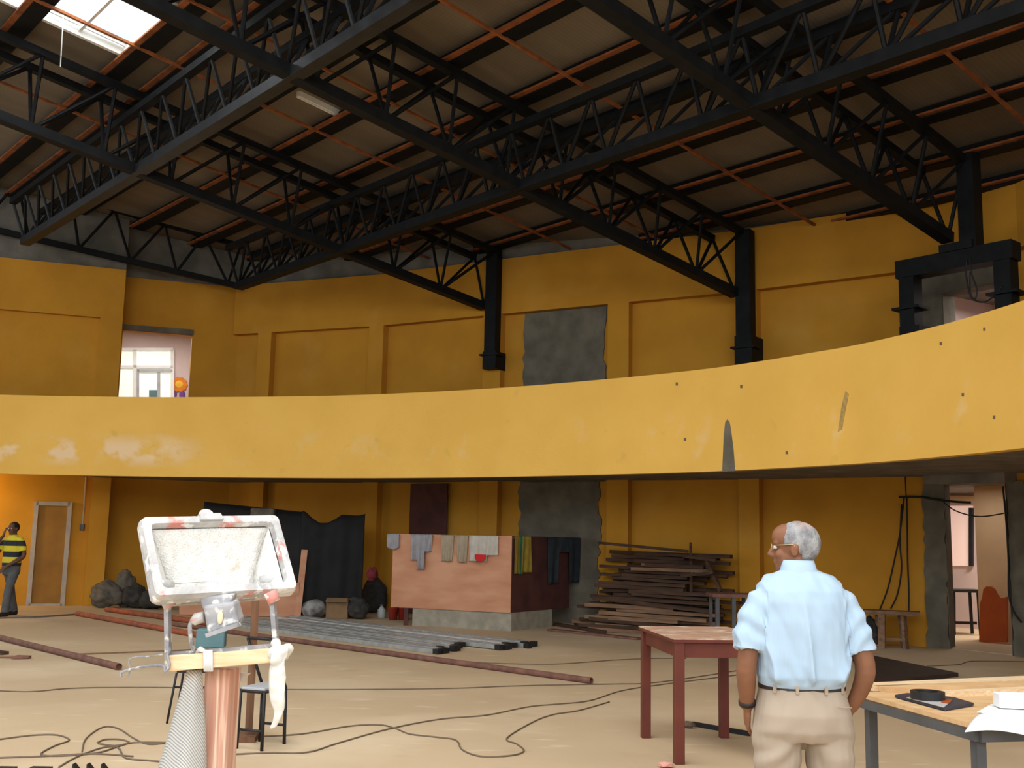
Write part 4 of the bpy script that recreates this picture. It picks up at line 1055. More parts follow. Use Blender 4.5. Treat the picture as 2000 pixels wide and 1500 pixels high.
# ------------------------------------------------------------------ right work table
zt = 0.86
P1 = G(1672, 1352, zt); P3 = G(1903, 1415, zt); e1 = (P3 - P1).normalized(); P2c = G(1903, 1319, zt)
w1 = V((-e1.y, e1.x, 0)); 
if w1.x < 0: w1 = -w1
L1 = (P3 - P1).length; W1 = 1.5
o = thing('work_table', 'grey steel-legged work table with plank top at the right edge', 'table', (P1.x, P1.y, 0))
corn = [P1, P3, P3 + w1 * W1, P1 + w1 * W1]
obj('tabletop', MB().prism([V((p.x, p.y, zt - .03)) for p in corn], (0, 0, 0.03)), PLANK, o)
for p in (P1 + e1 * .05 + w1 * .05, P3 - e1 * .05 + w1 * .05, P3 - e1 * .05 + w1 * (W1 - .3), P1 + e1 * .05 + w1 * (W1 - .3), P1 + e1 * 0.3 + w1 * 0.95):
    obj('leg', MB().box((p.x, p.y, (zt - .03) / 2), (0.045, 0.045, zt - .03), Matrix.Rotation(math.atan2(e1.y, e1.x), 3, 'Z')), GREYSTEEL, o)
obj('apron', MB().beam(P1 + w1 * .02 - V((0, 0, .045)), P3 + w1 * .02 - V((0, 0, .045)), 0.04, 0.05), GREYSTEEL, o)
obj('apron', MB().beam(P3 + w1 * .02 - V((0, 0, .045)), P3 + w1 * (W1 - .1) - V((0, 0, .045)), 0.04, 0.05), GREYSTEEL, o)
for i, (a, b, wd, lb) in enumerate((((1690, 1342), (2060, 1325), 0.13, 'farthest'), ((1720, 1346), (2060, 1335), 0.11, 'middle'), ((1800, 1357), (2080, 1344), 0.07, 'nearest'))):
    a = G(a[0], a[1], zt + .012); b = G(b[0], b[1], zt + .012)
    tag(obj('loose_plank', MB().beam(a, b, wd, 0.024), PALEWOOD if i != 1 else PLANK, origin=a), 'long pale plank lying on the work table, %s of three' % lb, 'plank', 'planks on the work table')
q = [G(x, y, zt + .004) for x, y in ((1748, 1362), (1845, 1388), (1902, 1378), (1862, 1366), (1772, 1358))]
o = thing('clipboard', 'dark clipboard lying on the work table', 'clipboard', q[0])
obj('board', MB().prism([p for p in q], (0, 0, 0.012)), mat('navy board', (0.03, 0.035, 0.06), 0.4), o)
q = [G(x, y, zt + .017) for x, y in ((1770, 1363), (1843, 1382), (1858, 1370), (1790, 1358))]
obj('sheet', MB().prism(q, (0, 0, 0.002)), mat('grey sheet', (0.45, 0.43, 0.42), 0.8), o)
q = [G(x, y, zt + .02) for x, y in ((1838, 1372), (1852, 1374), (1860, 1367), (1846, 1365))]
obj('orange_tab', MB().prism(q, (0, 0, 0.002)), ORANGE, o)
c = G(1812, 1365, zt + .02)
mb = MB()
nn = 28; ra, rb = 0.078, 0.052
mb.loft([[c + V((r * math.cos(2 * PI * k / nn), r * math.sin(2 * PI * k / nn), z)) for k in range(nn)] for r, z in ((rb, 0), (ra, 0), (ra, 0.036), (rb, 0.036), (rb, 0.0))], cap=False)
tag(obj('tape_roll', mb, BLACK, smooth=False, origin=c), 'black roll of tape resting on the clipboard', 'tape')
g1 = [G(x, y, zt + .003) for x, y in ((1908, 1392), (1936, 1376), (2040, 1382), (2040, 1400))]
tag(obj('paper_sheet', MB().prism(g1, (0, 0, 0.003)), PAPER, origin=g1[0]), 'white paper sheet lying flat under the small white box', 'paper')
# drawing sheet drooping off the near edge
def shf(u, v):
    a = G(1935, 1394, zt + .008).lerp(G(2060, 1398, zt + .008), u)
    b = G(1884, 1430, zt - .02).lerp(G(2060, 1436, zt - .01), u)
    p = a.lerp(b, v); p.z += 0.03 * math.sin(v * PI) + (0.012 * math.sin(u * 5) * v)
    return p
tag(obj('drawing_sheet', MB().grid(shf, 16, 12), PAPER, smooth=True, solid=0.002, origin=G(1935, 1394, zt)), 'large white drawing sheet drooping over the near edge of the work table', 'paper')
c = G(1990, 1385, zt + .01)
tag(obj('white_box', MB().box(c + V((0.02, 0.04, 0.033)), (0.20, 0.09, 0.062), Matrix.Rotation(-0.1, 3, 'Z')), PAPER, bevel=0.003, origin=c), 'small white carton on the papers at the right edge', 'box')

# ------------------------------------------------------------------ floodlight on its timber stand
FD = 2.2; PX = FD / FPX
cTL = D(275, 1012, 2.24); cBL = D(297, 1168, 2.15); cTR = D(545, 1008, 2.415)
EX = (cTR - cTL).normalized(); EY = (cTL - cBL); EY = (EY - EX * EY.dot(EX)).normalized()
W_, H_ = (cTR - cTL).length * 0.985, (cTL - cBL).length * 0.985
ctr = cTL + EX * (W_ / 2) - EY * (H_ / 2)
EN = EX.cross(EY).normalized()          # towards the camera
if EN.dot(FW) > 0: EN = -EN
def FLp(x, y, z=0.0): return ctr + EX * x + EY * y + EN * z
def rr(w, h, z, r=0.012, n=4):
    out = []
    for (sx, sy, a0) in ((1, 1, 0), (-1, 1, PI / 2), (-1, -1, PI), (1, -1, 3 * PI / 2)):
        for k in range(n + 1):
            a = a0 + PI / 2 * k / n
            out.append(FLp(sx * (w / 2 - r) + r * math.cos(a), sy * (h / 2 - r) + r * math.sin(a), z))
    return out
fl = thing('floodlight', 'old plaster-splashed white floodlight clamped on the timber stand in front', 'floodlight', D(421, 1270, FD))
obj('bezel', MB().loft([rr(W_ - .036, H_ - .036, -0.012), rr(W_ - .032, H_ - .032, 0.004), rr(W_, H_, 0.004), rr(W_ + .006, H_ + .006, -0.01), rr(W_ + .004, H_ + .004, -0.026), rr(W_ - .03, H_ - .03, -0.026), rr(W_ - .036, H_ - .036, -0.012)], cap=False), WHITEPL, fl)
hm = MB(); hm.loft([rr(W_ - .012, H_ - .012, -0.024), rr(W_ - .03, H_ - .03, -0.06), rr(W_ * .66, H_ * .6, -0.105, 0.02), rr(W_ * .5, H_ * .4, -0.112, 0.02)], cap=False); hm.poly(rr(W_ * .5, H_ * .4, -0.112, 0.02))
obj('housing', hm, GREYMET, fl)
iw, ih = W_ - .04, H_ - .04
def refl(u, v):
    """curved trough reflector, deepest along the lamp line"""
    y = ih * (v - 0.5); k = 1 - ((v - 0.36) / (0.64 if v > .36 else .36)) ** 2
    return FLp((u - 0.5) * (iw - 0.074 * k * 0 - 0.0), y, -0.014 - 0.062 * max(k, 0) ** 0.6)
def trough(v):
    k = max(0.0, 1 - abs((v - 0.22) / (0.78 if v > .22 else .22)) ** 1.25)
    return -0.014 - 0.066 * k, k
vs = [i / 16 for i in range(17)]
mb = MB()
def rf_(u, v):
    z, k = trough(v); half = (iw / 2) - 0.042 * k
    return FLp((2 * u - 1) * half, ih * (v - 0.5), z)
mb.grid(rf_, 10, 16)
obj('reflector', mb, REFLB if False else REFL, fl, smooth=True, solid=0.001)
for s in (-1, 1):
    mb = MB()
    def endf(u, v, s=s):
        z, k = trough(v); half = (iw / 2) - 0.042 * k
        return FLp(s * (half * (1 - u) + (iw / 2) * u), ih * (v - 0.5), z * (1 - u) + (-0.014) * u)
    mb.grid(endf, 4, 16); obj('end_plate', mb, REFL, fl, smooth=True, solid=0.001)
yl = ih * (0.22 - 0.5)
obj('lamp_tube', MB().tube([FLp(-0.095, yl, -0.05), FLp(0.095, yl, -0.05)], 0.0055, 12), glass('quartz tube', (0.95, 0.95, 0.95), 0.1), fl, smooth=True)
for s in (-1, 1): obj('lamp_holder', MB().tube([FLp(s * 0.095, yl, -0.05), FLp(s * 0.13, yl, -0.035)], 0.011, 12), WHITEPL, fl, smooth=True)
mb = MB(); 
obj('latch', MB().loft([[FLp(-0.012 + 0.0 + 0.016 * math.cos(a), H_ / 2 + 0.003 + 0.016 * math.sin(a) * 0.9, z) for a in [2 * PI * k / 14 for k in range(14)]] for z in (-0.022, 0.006)]), WHITEPL, fl)
obj('latch_clip', MB().hexa([FLp(-0.03, H_ / 2 - .014, 0.004), FLp(0.022, H_ / 2 - .014, 0.004), FLp(0.018, H_ / 2 + .003, 0.004), FLp(-0.026, H_ / 2 + .003, 0.004)], [FLp(-0.03, H_ / 2 - .014, 0.012), FLp(0.022, H_ / 2 - .014, 0.012), FLp(0.018, H_ / 2 + .003, 0.012), FLp(-0.026, H_ / 2 + .003, 0.012)]), WHITEPL, fl, bevel=0.002)
# pivot bracket legs
def FP(x, y, dd=0.0): return D(x, y, FD + dd)
for (x0, y0, x1, y1) in ((327, 1170, 329, 1308), (531, 1160, 541, 1275)):
    obj('bracket_leg', MB().beam(FP(x0, y0, .03), FP(x1, y1, .03), 0.009, 0.02, up=FW), GREYMET, fl)
    obj('pivot', MB().tube([FP(x0 - 4, y0 - 4, .02), FP(x0 + 5, y0 + 16, .02)], 0.013, 10), WHITEPL, fl, smooth=True)
obj('bracket_base', MB().beam(FP(329, 1280, .045), FP(541, 1262, .045), 0.012, 0.012), GREYMET, fl)
# junction box
neck = [FP(388, 1165, .02), FP(455, 1163, .02), FP(447, 1190, .02), FP(396, 1192, .02)]
obj('box_neck', MB().prism(neck, FW * 0.04), GREYMET, fl, bevel=0.004)
jb = [FP(396, 1184, 0), FP(455, 1178, 0), FP(466, 1217, 0), FP(405, 1240, 0)]
j = obj('junction_box', MB().prism(jb, FW * 0.05), GREYMET, fl, bevel=0.005)
obj('box_lip', MB().beam(FP(404, 1241, -.004), FP(468, 1219, -.004), 0.02, 0.008), GREYMET, j)
obj('plaster_drip', MB().ell(FP(430, 1206, -.003), (0.006, 0.004, 0.014)), mat('cream plaster', (0.75, 0.66, 0.45), 0.8), j, smooth=True)
obj('cable_gland', MB().tube([FP(398, 1205, .02), FP(384, 1208, .02), FP(376, 1216, .02)], [0.011, 0.012, 0.008], 10), WHITEPL, fl, smooth=True)
obj('supply_cable', MB().tube(cr([FP(378, 1212, .02), FP(371, 1222, .02), FP(373, 1250, .03), FP(379, 1275, .04)], 6), 0.0045, 8), GREYMET, fl, smooth=True)
# stand
st = thing('timber_stand', 'pink striped timber post with pale crossbar carrying the floodlight', 'stand', D(430, 1300, FD + .06) * 1.0)
st.location.z = 0
pc = D(431, 1400, FD + .09); pt = D(431, 1304, FD + .09)
ang = Matrix.Rotation(-0.22, 3, 'Z')
obj('post', MB().box((pc.x, pc.y, pt.z / 2), (0.055, 0.052, pt.z), ang), REDWOOD, st, bevel=0.002)
obj('crossbar', MB().hexa([FP(325, 1312, .0), FP(548, 1293, .0), FP(548, 1293, .06), FP(325, 1312, .06)], [FP(328, 1280, .0), FP(548, 1265, .0), FP(548, 1265, .06), FP(328, 1280, .06)]), PALEWOOD, st, bevel=0.002)
for s in (-1, 1): obj('foot', MB().beam((pc.x, pc.y + .03, 0.03), (pc.x + s * .34, pc.y + .05, .03), 0.05, 0.06), REDWOOD, st)
obj('foot', MB().beam((pc.x, pc.y - .03, 0.03), (pc.x - .02, pc.y + .36, .03), 0.05, 0.06), REDWOOD, st)
mb = MB()
for k in range(5):
    xx = 399 + 3.6 * k
    mb.tube([FP(xx, 1272 - .2 * k, -.004), FP(xx + 1, 1310, -.006), FP(xx + 1, 1310, .066), FP(xx, 1272, .066), FP(xx, 1271, -.004)], 0.0022, 6)
mb.tube([FP(399, 1272, .0), FP(392, 1268, .01), FP(386, 1274, .02), FP(396, 1280, .03)], [.004, .006, .005, .003], 8)
tag(obj('binding_strip', mb, ROPE, smooth=True, origin=FP(405, 1290)), 'white plastic strip bound round the crossbar and post', 'binding')
# tied rag at the right end
mb = MB()
mb.tube(cr([FP(541, 1298, -.01), FP(541, 1330, -.012), FP(540, 1360, -.014), FP(543, 1390, -.012), FP(537, 1412, -.012), FP(528, 1424, -.012)], 5), [(.010 + .013 * math.sin(min(1, k / 12) * PI * .9) , .006 + .006 * math.sin(min(1, k / 14) * PI)) if k < 22 else (.006, .004) for k in range(26)], 14, ref=RT_)
mb2 = MB()
mb2.ell(FP(546, 1276, .0), (0.022, 0.016, 0.017)); mb2.ell(FP(538, 1256, .01), (0.011, 0.01, 0.010)); mb2.ell(FP(560, 1268, .0), (0.010, 0.012, 0.012)); mb2.ell(FP(541, 1288, -.008), (0.014, 0.012, 0.016))
mb2.tube(cr([FP(543, 1286, -.006), FP(541, 1330, -.012), FP(541, 1360, -.014), FP(544, 1388, -.012), FP(537, 1412, -.012), FP(529, 1423, -.012)], 5), [(r_, r_ * .45) for r_ in [.012, .014, .016, .017, .0175, .0178, .0175, .017, .0165, .016, .015, .0145, .0135, .012, .011, .0095, .009, .008, .0075, .007, .006, .0055, .005, .0045, .004, .003][:26]], 14, ref=RT_)
rg = fuse(mb2, 0.0022, 3)
for v in rg.bm.verts: v.co += V((noise.noise(V((v.co.x * 120, v.co.y * 120, v.co.z * 30))), noise.noise(v.co * 60 + V((5, 0, 0))), 0)) * (0.0025 if v.co.z < FP(540, 1298).z else 0.006)
mb.bm.free()
tag(obj('plastic_rag', rg, RAG, smooth=True, origin=FP(545, 1280)), 'white plastic rag knotted on the right end of the crossbar', 'rag')
cable('loose grey wire hooked round the left end of the crossbar', [FP(236, 1322, .05), FP(240, 1312, .05), FP(280, 1302, .03), FP(318, 1300, .0), FP(322, 1312, -.006), FP(331, 1300, -.006), FP(327, 1280, -.004), FP(332, 1270, .02), FP(329, 1262, .03)], 0.0028, GREYMET, 6, 'hook_wire')
cable('thin grey wire end curling left of the crossbar', [FP(250, 1322, .06), FP(254, 1306, .06), FP(252, 1290, .06), FP(262, 1284, .06), FP(290, 1282, .05), FP(318, 1278, .03)], 0.0016, GREYMET, 6, 'hook_wire')
# sack
rings = []
zz0 = FP(385, 1306).z
NS = 30
for i in range(26):
    k = i / 25; y = 1308 + 330 * k
    L = 366 - 56 * min(1, (y - 1308) / 192) - 26 * max(0, (y - 1500) / 138); Rr = 394 + 8 * min(1, (y - 1308) / 120)
    c = FP((L + Rr) / 2, y, 0.05); hw = (Rr - L) / 2 * PX; hd = 0.012 + 0.05 * k
    r = []
    for q in range(NS):
        a = 2 * PI * q / NS
        f_ = 1 + 0.10 * math.sin(5 * a + 1.0 + k) * (1 - .4 * k) + 0.06 * noise.noise(V((math.cos(a) * 2, math.sin(a) * 2, k * 4)))
        r.append(c + RT_ * hw * math.cos(a) * (1 + 0.04 * noise.noise(V((q, k * 6, 1)))) + V((0, 1, 0)) * hd * math.sin(a) * f_)
    rings.append(r)
sk = obj('woven_sack', MB().loft(rings), SACK, smooth=True, origin=FP(385, 1306))
tag(sk, 'white woven plastic sack hanging from the left of the crossbar', 'sack')
q = [FP(458, 1312, .12), FP(489, 1316, .10), FP(480, 1324, .11), FP(458, 1340, .12)]
tag(obj('sack_corner', MB().prism(q, FW * 0.004), RAG, origin=q[0]), 'pointed white plastic scrap sticking out right of the post', 'plastic scrap')

# ------------------------------------------------------------------ things behind the stand
g = gnd(485, 1444); o = thing('wooden_post', 'thin brown post standing on a small base behind the floodlight stand', 'post', g)
zt = D(485, 1168, g.y).z
obj('shaft', MB().box((g.x, g.y, zt / 2 + .02), (0.055, 0.055, zt - .04), Matrix.Rotation(.3, 3, 'Z')), BROWNPOST, o)
obj('base', MB().box((g.x - .10, g.y - .02, 0.02), (0.34, 0.28, 0.04), Matrix.Rotation(.1, 3, 'Z')), BROWNPOST, o)
g2 = gnd(420, 1436); o = thing('switch_box', 'teal metal switch box on a stake behind the floodlight stand', 'box', g2)
tb = D(413, 1246, g2.y)
obj('box', MB().box(tb, (0.225, 0.12, 0.145), Matrix.Rotation(.1, 3, 'Z')), TEAL, o, bevel=0.01)
obj('stake', MB().box((tb.x + .03, tb.y, (tb.z - .07) / 2), (0.04, 0.04, tb.z - .07)), BROWNPOST, o)
# black metal chair
def rod(a, b, r=0.011): return MB().tube([a, b], r, 8)
f1 = gnd(511, 1467); f2 = gnd(555, 1453); f0 = gnd(462, 1462); f3 = f2 + (f0 - f1)
zs = 0.42
o = thing('metal_chair', 'black tube-framed chair with a pale seat behind the white rag', 'chair', f1)
tops = [V((p.x, p.y, zs)) for p in (f1, f2, f3, f0)]
sh = (f1 + f2 + f3 + f0) / 4
tops = [V((p.x + (sh.x - p.x) * .05, p.y + (sh.y - p.y) * .05, zs)) for p in tops]
for p, q in zip((f1, f2, f3, f0), tops): obj('leg', rod(p, q, .013), BLACK, o, smooth=True)
obj('seat', MB().prism([t + V((0, 0, .0)) for t in tops], (0, 0, 0.03)), mat('pale blue seat', (0.42, 0.43, 0.45), 0.6), o, bevel=0.008)
obj('seat_frame', MB().tube(tops + [tops[0]], 0.012, 8), BLACK, o, smooth=True)
for a_, b_ in ((f1, f0), (f2, f3)): obj('stretcher', rod(a_ + V((0, 0, .14)), b_ + V((0, 0, .14)), .010), BLACK, o, smooth=True)
bk0 = tops[1]; bk1 = tops[2]
bt0 = D(502, 1285, bk1.y + .1)
obj('back_post', rod(tops[1], V((tops[1].x - .14, tops[1].y + .02, 0.78)), .012), BLACK, o, smooth=True)
obj('back_post', rod(tops[2], V((tops[2].x - .14, tops[2].y + .02, 0.78)), .012), BLACK, o, smooth=True)
obj('back_rail', rod(V((tops[1].x - .14, tops[1].y + .02, 0.78)), V((tops[2].x - .14, tops[2].y + .02, 0.78)), .012), BLACK, o, smooth=True)
# left stool
f1 = gnd(326, 1413); e = V((1, .05, 0)).normalized()
o = thing('metal_stool', 'thin black metal stool half hidden behind the white sack', 'stool', f1)
zs = D(340, 1314, f1.y).z; tl_ = V((f1.x + .055, f1.y, zs))
f4 = f1 + e * .42; tr_ = V((f4.x - .055, f4.y, zs)); bo = V((-.03, .36, 0))
for p, q in ((f1, tl_), (f4, tr_), (f1 + bo, tl_ + bo * .8), (f4 + bo, tr_ + bo * .8)): obj('leg', rod(p, q, .010), BLACK, o, smooth=True)
obj('seat', MB().prism([tl_, tr_, tr_ + bo * .8, tl_ + bo * .8], (0, 0, 0.02)), BLACK, o, bevel=0.005)
obj('stretcher', rod(f1.lerp(tl_, .72), f4.lerp(tr_, .72), .007), BLACK, o, smooth=True)

# ------------------------------------------------------------------ people
def head(mb, c, yaw, s=1.0, pitch=0.0):
    M = Matrix.Translation(V(c)) @ Matrix.Rotation(yaw, 4, 'Z') @ Matrix.Rotation(pitch, 4, 'X') @ Matrix.Scale(s, 4)
    E = lambda cc, r: mb.ell(cc, r, M)
    E((0, -.012, .0), (.076, .098, .096)); E((0, .03, -.055), (.060, .066, .075)); E((0, .055, -.095), (.036, .04, .032))
    E((0, .078, -.112), (.022, .018, .016)); E((0, .072, .006), (.055, .026, .024)); E((0, .03, .03), (.068, .072, .064))
    for sx in (-1, 1):
        E((sx * .040, .066, -.045), (.022, .022, .02)); E((sx * .076, -.005, -.03), (.009, .018, .031)); E((sx * .080, -.012, -.018), (.007, .016, .018))
    T = lambda pts, r, n=10: mb.tube([M @ V(p) for p in pts], [x * s for x in r], n)
    T([(0, .088, .0), (0, .104, -.02), (0, .116, -.042), (0, .100, -.052)], [.009, .010, .014, .012])
    E((.009, .104, -.048), (.008, .009, .008)); E((-.009, .104, -.048), (.008, .009, .008))
    E((0, .092, -.074), (.022, .011, .006)); E((0, .090, -.084), (.020, .011, .007))
    return M
def hand(mb, w, d, up, s=1.0, curl=0.5, side=1):
    """palm, four bent fingers and a side thumb; w wrist, d direction of fingers, up = back of hand normal"""
    d = V(d).normalized(); up = V(up); up = (up - d * up.dot(d)).normalized(); x = d.cross(up) * side
    w = V(w)
    mb.tube([w, w + d * .03 * s, w + d * .085 * s], [(.018 * s, .026 * s), (.016 * s, .036 * s), (.013 * s, .040 * s)], 12, ref=up)
    for k, (o_, L) in enumerate(((-.030, .070), (-.010, .080), (.010, .075), (.029, .058))):
        p = w + d * .082 * s + x * o_ * s; pts = [p]; a = 0
        for seg in (.45, .32, .23):
            a += curl * (0.6 + .1 * k); dd = d * math.cos(a) - up * math.sin(a); p = p + dd * L * seg * s; pts.append(p)
        mb.tube(pts, [.0095 * s, .009 * s, .0082 * s, .007 * s], 8)
    p = w + d * .025 * s - x * .034 * s
    mb.tube([w + d * .015 * s - x * .015 * s, p, p + (d * .6 - x * .8 - up * .3).normalized() * .03 * s, p + (d * .9 - x * .5 - up * .5).normalized() * .058 * s], [.014 * s, .013 * s, .0105 * s, .008 * s], 8)
def ring_(c, rx_, ry_, n=28, p=2.3, ang=0.0):
    out = []
    for k in range(n):
        a = 2 * PI * k / n; ca, sa_ = math.cos(a), math.sin(a)
        x = rx_ * math.copysign(abs(ca) ** (2 / p), ca); y = ry_ * math.copysign(abs(sa_) ** (2 / p), sa_)
        if ang: x, y = x * math.cos(ang) - y * math.sin(ang), x * math.sin(ang) + y * math.cos(ang)
        out.append(V(c) + V((x, y, 0)))
    return out
def part(name, mb, M, root, smooth=True, **k):
    return obj(name, mb, M, root, smooth=smooth, **k)

# --- the standing man, seen from behind; own frame: feet at origin, facing +y
MD = 4.93
mo = D(1565, 1300, MD); MO = V((mo.x, mo.y, 0))
man = thing('person', 'grey-haired man in pale blue shirt and khaki trousers, seen from behind', 'person', MO)
def W3(x, y, z): return MO + V((x, y, z))
hc_ = W3(-.012, .03, 1.598)
body = MB()
HM = head(body, hc_, math.radians(68), 1.0, -0.06)
body.tube([W3(-.004, .0, 1.40), W3(-.004, .01, 1.47), W3(-.008, .025, 1.55)], [.075, .060, .056], 16)
body.loft([ring_(W3(0, 0, z), a, b) for z, a, b in ((.80, .14, .09), (.95, .155, .10), (1.1, .16, .105), (1.25, .175, .11), (1.36, .17, .10), (1.43, .12, .075))])
for s in (-1, 1):
    body.tube([W3(s * .095, 0, .9), W3(s * .10, .0, .5), W3(s * .105, -.01, .3), W3(s * .11, 0, .07)], [.085, .058, .052, .04], 14)
    if s < 0: ch = [(-.135, -.0, 1.36), (-.212, -.02, 1.24), (-.250, -.035, 1.07), (-.247, -.005, .96), (-.237, .03, .868)]
    else: ch = [(.135, 0, 1.36), (.222, -.02, 1.24), (.272, -.04, 1.075), (.262, -.01, .97), (.222, .03, .872)]
    body.tube(cr([W3(*p) for p in ch], 4), [.034, .038, .041, .044, .046, .047, .047, .046, .045, .045, .044, .042, .040, .037, .034, .031, .029], 14)
    w = W3(*ch[-1]); hand(body, w, (-.02 * s * 3 - (0.0 if s < 0 else .12), .35, -.9), (s, 0, 0), 0.98, 0.35, side=s)
bd = fuse(body, 0.005, 5)
part('body', bd, SKIN, man)
for s in (-1, 1):
    e_ = MB(); e_.ell((s * .031, .083, -.012), (.011, .010, .010), HM); part('eye', e_, EYEW, man)
# hair: shell round the skull
hr = MB(); hr.ell((0, -.013, .002), (.0785, .101, .0975), None, 48, 36)
Mi = HM
dele = [f for f in hr.bm.faces if (f.calc_center_median().y > .040 + .20 * max(0, f.calc_center_median().z - .04)) or f.calc_center_median().z < -.078
        or (f.calc_center_median().z < -.005 and f.calc_center_median().y > -.005)
        or (f.calc_center_median().z < -.03 and f.calc_center_median().y > -.03)]
bmesh.ops.delete(hr.bm, geom=dele, context='FACES')
for v in hr.bm.verts:
    k = noise.noise(v.co * 60); v.co *= 1 + 0.018 * k
bmesh.ops.transform(hr.bm, matrix=HM, verts=hr.bm.verts)
HAIR = overlay(GREYHAIR, (0.46, 0.26, 0.19), 9, 0.3, 0.6, amount=0.8, zband=[(2, 1.655, 1.69, 1.9, 2.0), (0, -0.03, 0.02, .2, .3)]) if True else GREYHAIR
part('hair', hr, HAIR, man, solid=0.004)
# glasses
gm = MB()
gl = lambda p: HM @ V(p)
for s in (-1, 1):
    gm.tube([gl((s * .036 + .024 * math.cos(a), .101 - .006 * abs(math.cos(a)), -.012 + .019 * math.sin(a))) for a in [2 * PI * k / 18 for k in range(19)]], 0.0016, 6)
    gm.tube([gl((s * .060, .094, -.004)), gl((s * .077, .05, -.004)), gl((s * .084, -.004, -.004)), gl((s * .084, -.018, -.02))], 0.0018, 6)
gm.tube([gl((-.012, .102, -.008)), gl((0, .107, -.004)), gl((.012, .102, -.008))], 0.0016, 6)
part('glasses', gm, GOLD, man)
# shirt
sh = MB()
sec = [(.955, .180, .120, 0, .0), (.985, .192, .135, 0, -.005), (1.02, .204, .150, 0, -.01), (1.08, .202, .150, 0, -.012), (1.16, .200, .148, 0, -.012), (1.26, .204, .146, 0, -.012), (1.34, .208, .136, 0, -.012),
       (1.39, .205, .122, 0, -.01), (1.425, .180, .104, 0, -.006), (1.455, .155, .090, 0, 0), (1.475, .10, .075, 0, .004), (1.485, .072, .068, -.003, .008)]
sh.loft([ring_(W3(cx, cy, z), a, b) for z, a, b, cx, cy in sec])
sh.tube(cr([W3(-.13, -.008, 1.375), W3(-.178, -.012, 1.34), W3(-.214, -.022, 1.24), W3(-.238, -.035, 1.122)], 4), [.045, .050, .055, .060, .064, .067, .069, .071, .073, .075, .077, .079, .080], 18)
sh.tube(cr([W3(.13, -.008, 1.375), W3(.182, -.012, 1.34), W3(.224, -.022, 1.24), W3(.256, -.035, 1.122)], 4), [.045, .050, .055, .060, .064, .067, .069, .070, .071, .072, .072, .072, .072], 18)
sf = fuse(sh, 0.006, 5)
sf.bm.normal_update()
for v in sf.bm.verts:
    l = v.co - MO; x, y, z = l
    k = 0.0
    # soft folds: from the shoulder blades to the waist, plus gathering above the belt
    fan = (x + 0.03) / (0.20 + 0.10 * (z - 0.95))
    k += 0.026 * ((1 - abs(math.sin(fan * 4.4 + 2.2 * z + 2.2 * noise.noise(V((x * 5, 0, z * 3)))))) ** 2 - .25) * max(0, min(1, (1.38 - z) / 0.2)) * (1 if abs(x) < .2 else .4)
    k += 0.0080 * math.sin(x * 46 + 5 * noise.noise(V((x * 8, 2, z * 6)))) * max(0, min(1, (1.07 - z) / 0.09))
    k += 0.010 * noise.noise(V((x * 9 + z * 4, y * 9, z * 5))) * max(0, min(1, (1.44 - z) / .1))
    if abs(x) > 0.17 and z > 1.12: k += 0.005 * math.sin((z - 0.8 * abs(x)) * 60 + 4 * noise.noise(V((x * 7, y * 7, z * 4))))
    k += 0.007 * noise.noise(V((x * 22 + z * 9, y * 20, z * 9)))
    v.co += v.normal * k * max(0.0, min(1.0, (z - 0.985) / 0.035))
shirt = part('shirt', sf, SHIRT, man)
cl = MB()
cl.loft([ring_(W3(-.003, .006 - .004, 1.468), .084, .078), ring_(W3(-.004, .006, 1.495), .077, .073), ring_(W3(-.005, .010, 1.525), .070, .066), ring_(W3(-.005, .010, 1.523), .064, .060), ring_(W3(-.003, .008, 1.478), .068, .064)], cap=False)
obj('collar', cl, SHIRT, shirt, smooth=True)
ym = MB(); ym.tube([W3(-.15 + .30 * k / 12, -.128 + .030 * abs(k / 6 - 1) ** 2, 1.385 - .004 * math.sin(k)) for k in range(13)], 0.0022, 6)
obj('yoke_seam', ym, SHIRT, shirt, smooth=True)
# trousers
tr = MB()
tr.loft([ring_(W3(cx, cy, z), a, b, p=2.4) for z, a, b, cx, cy in ((.975, .186, .126, 0, 0), (.93, .192, .135, 0, -.005), (.86, .210, .150, 0, -.015), (.79, .219, .143, 0, -.016), (.745, .219, .122, 0, -.010))])
for s in (-1, 1):
    tr.tube(cr([W3(s * .105, -.01, .86), W3(s * .112, -.012, .72), W3(s * .118, -.01, .6), W3(s * .12, 0, .45), W3(s * .122, -.01, .28), W3(s * .124, -.005, .06)], 3), [(.10, .10), (.108, .112), (.110, .115), (.109, .114), (.106, .112), (.100, .106), (.095, .100), (.090, .095), (.086, .09), (.082, .086), (.080, .084), (.078, .083), (.077, .083), (.077, .083), (.078, .085), (.079, .088)], 18, ref=V((1, 0, 0)))
tf = fuse(tr, 0.007, 5); tf.bm.normal_update()
for v in tf.bm.verts:
    x, y, z = v.co - MO
    k = 0.008 * noise.noise(V((x * 12, y * 12, z * 7)))
    k += 0.006 * math.sin((z + 0.9 * abs(abs(x) - .03)) * 42 + 3 * noise.noise(V((x * 6, 1, z * 6)))) * max(0, 1 - abs(z - .70) / .13)
    v.co += v.normal * k
tro = part('trousers', tf, TROUS, man)
bt = MB(); bt.loft([ring_(W3(0, 0, .962), .192, .132), ring_(W3(0, 0, .992), .191, .131), ring_(W3(0, 0, .992), .184, .124), ring_(W3(0, 0, .962), .184, .124), ring_(W3(0, 0, .962), .192, .132)], cap=False)
part('belt', bt, LEATHER, man)
for a in (-2.35, -1.8, -1.25, -.7):
    ca, sa_ = math.cos(a), math.sin(a); p = W3(.196 * math.copysign(abs(ca) ** .87, ca), .136 * math.copysign(abs(sa_) ** .87, sa_), .977)
    obj('belt_loop', MB().box(p, (0.014, 0.008, 0.05), Matrix.Rotation(a + PI / 2, 3, 'Z')), TROUS, tro)
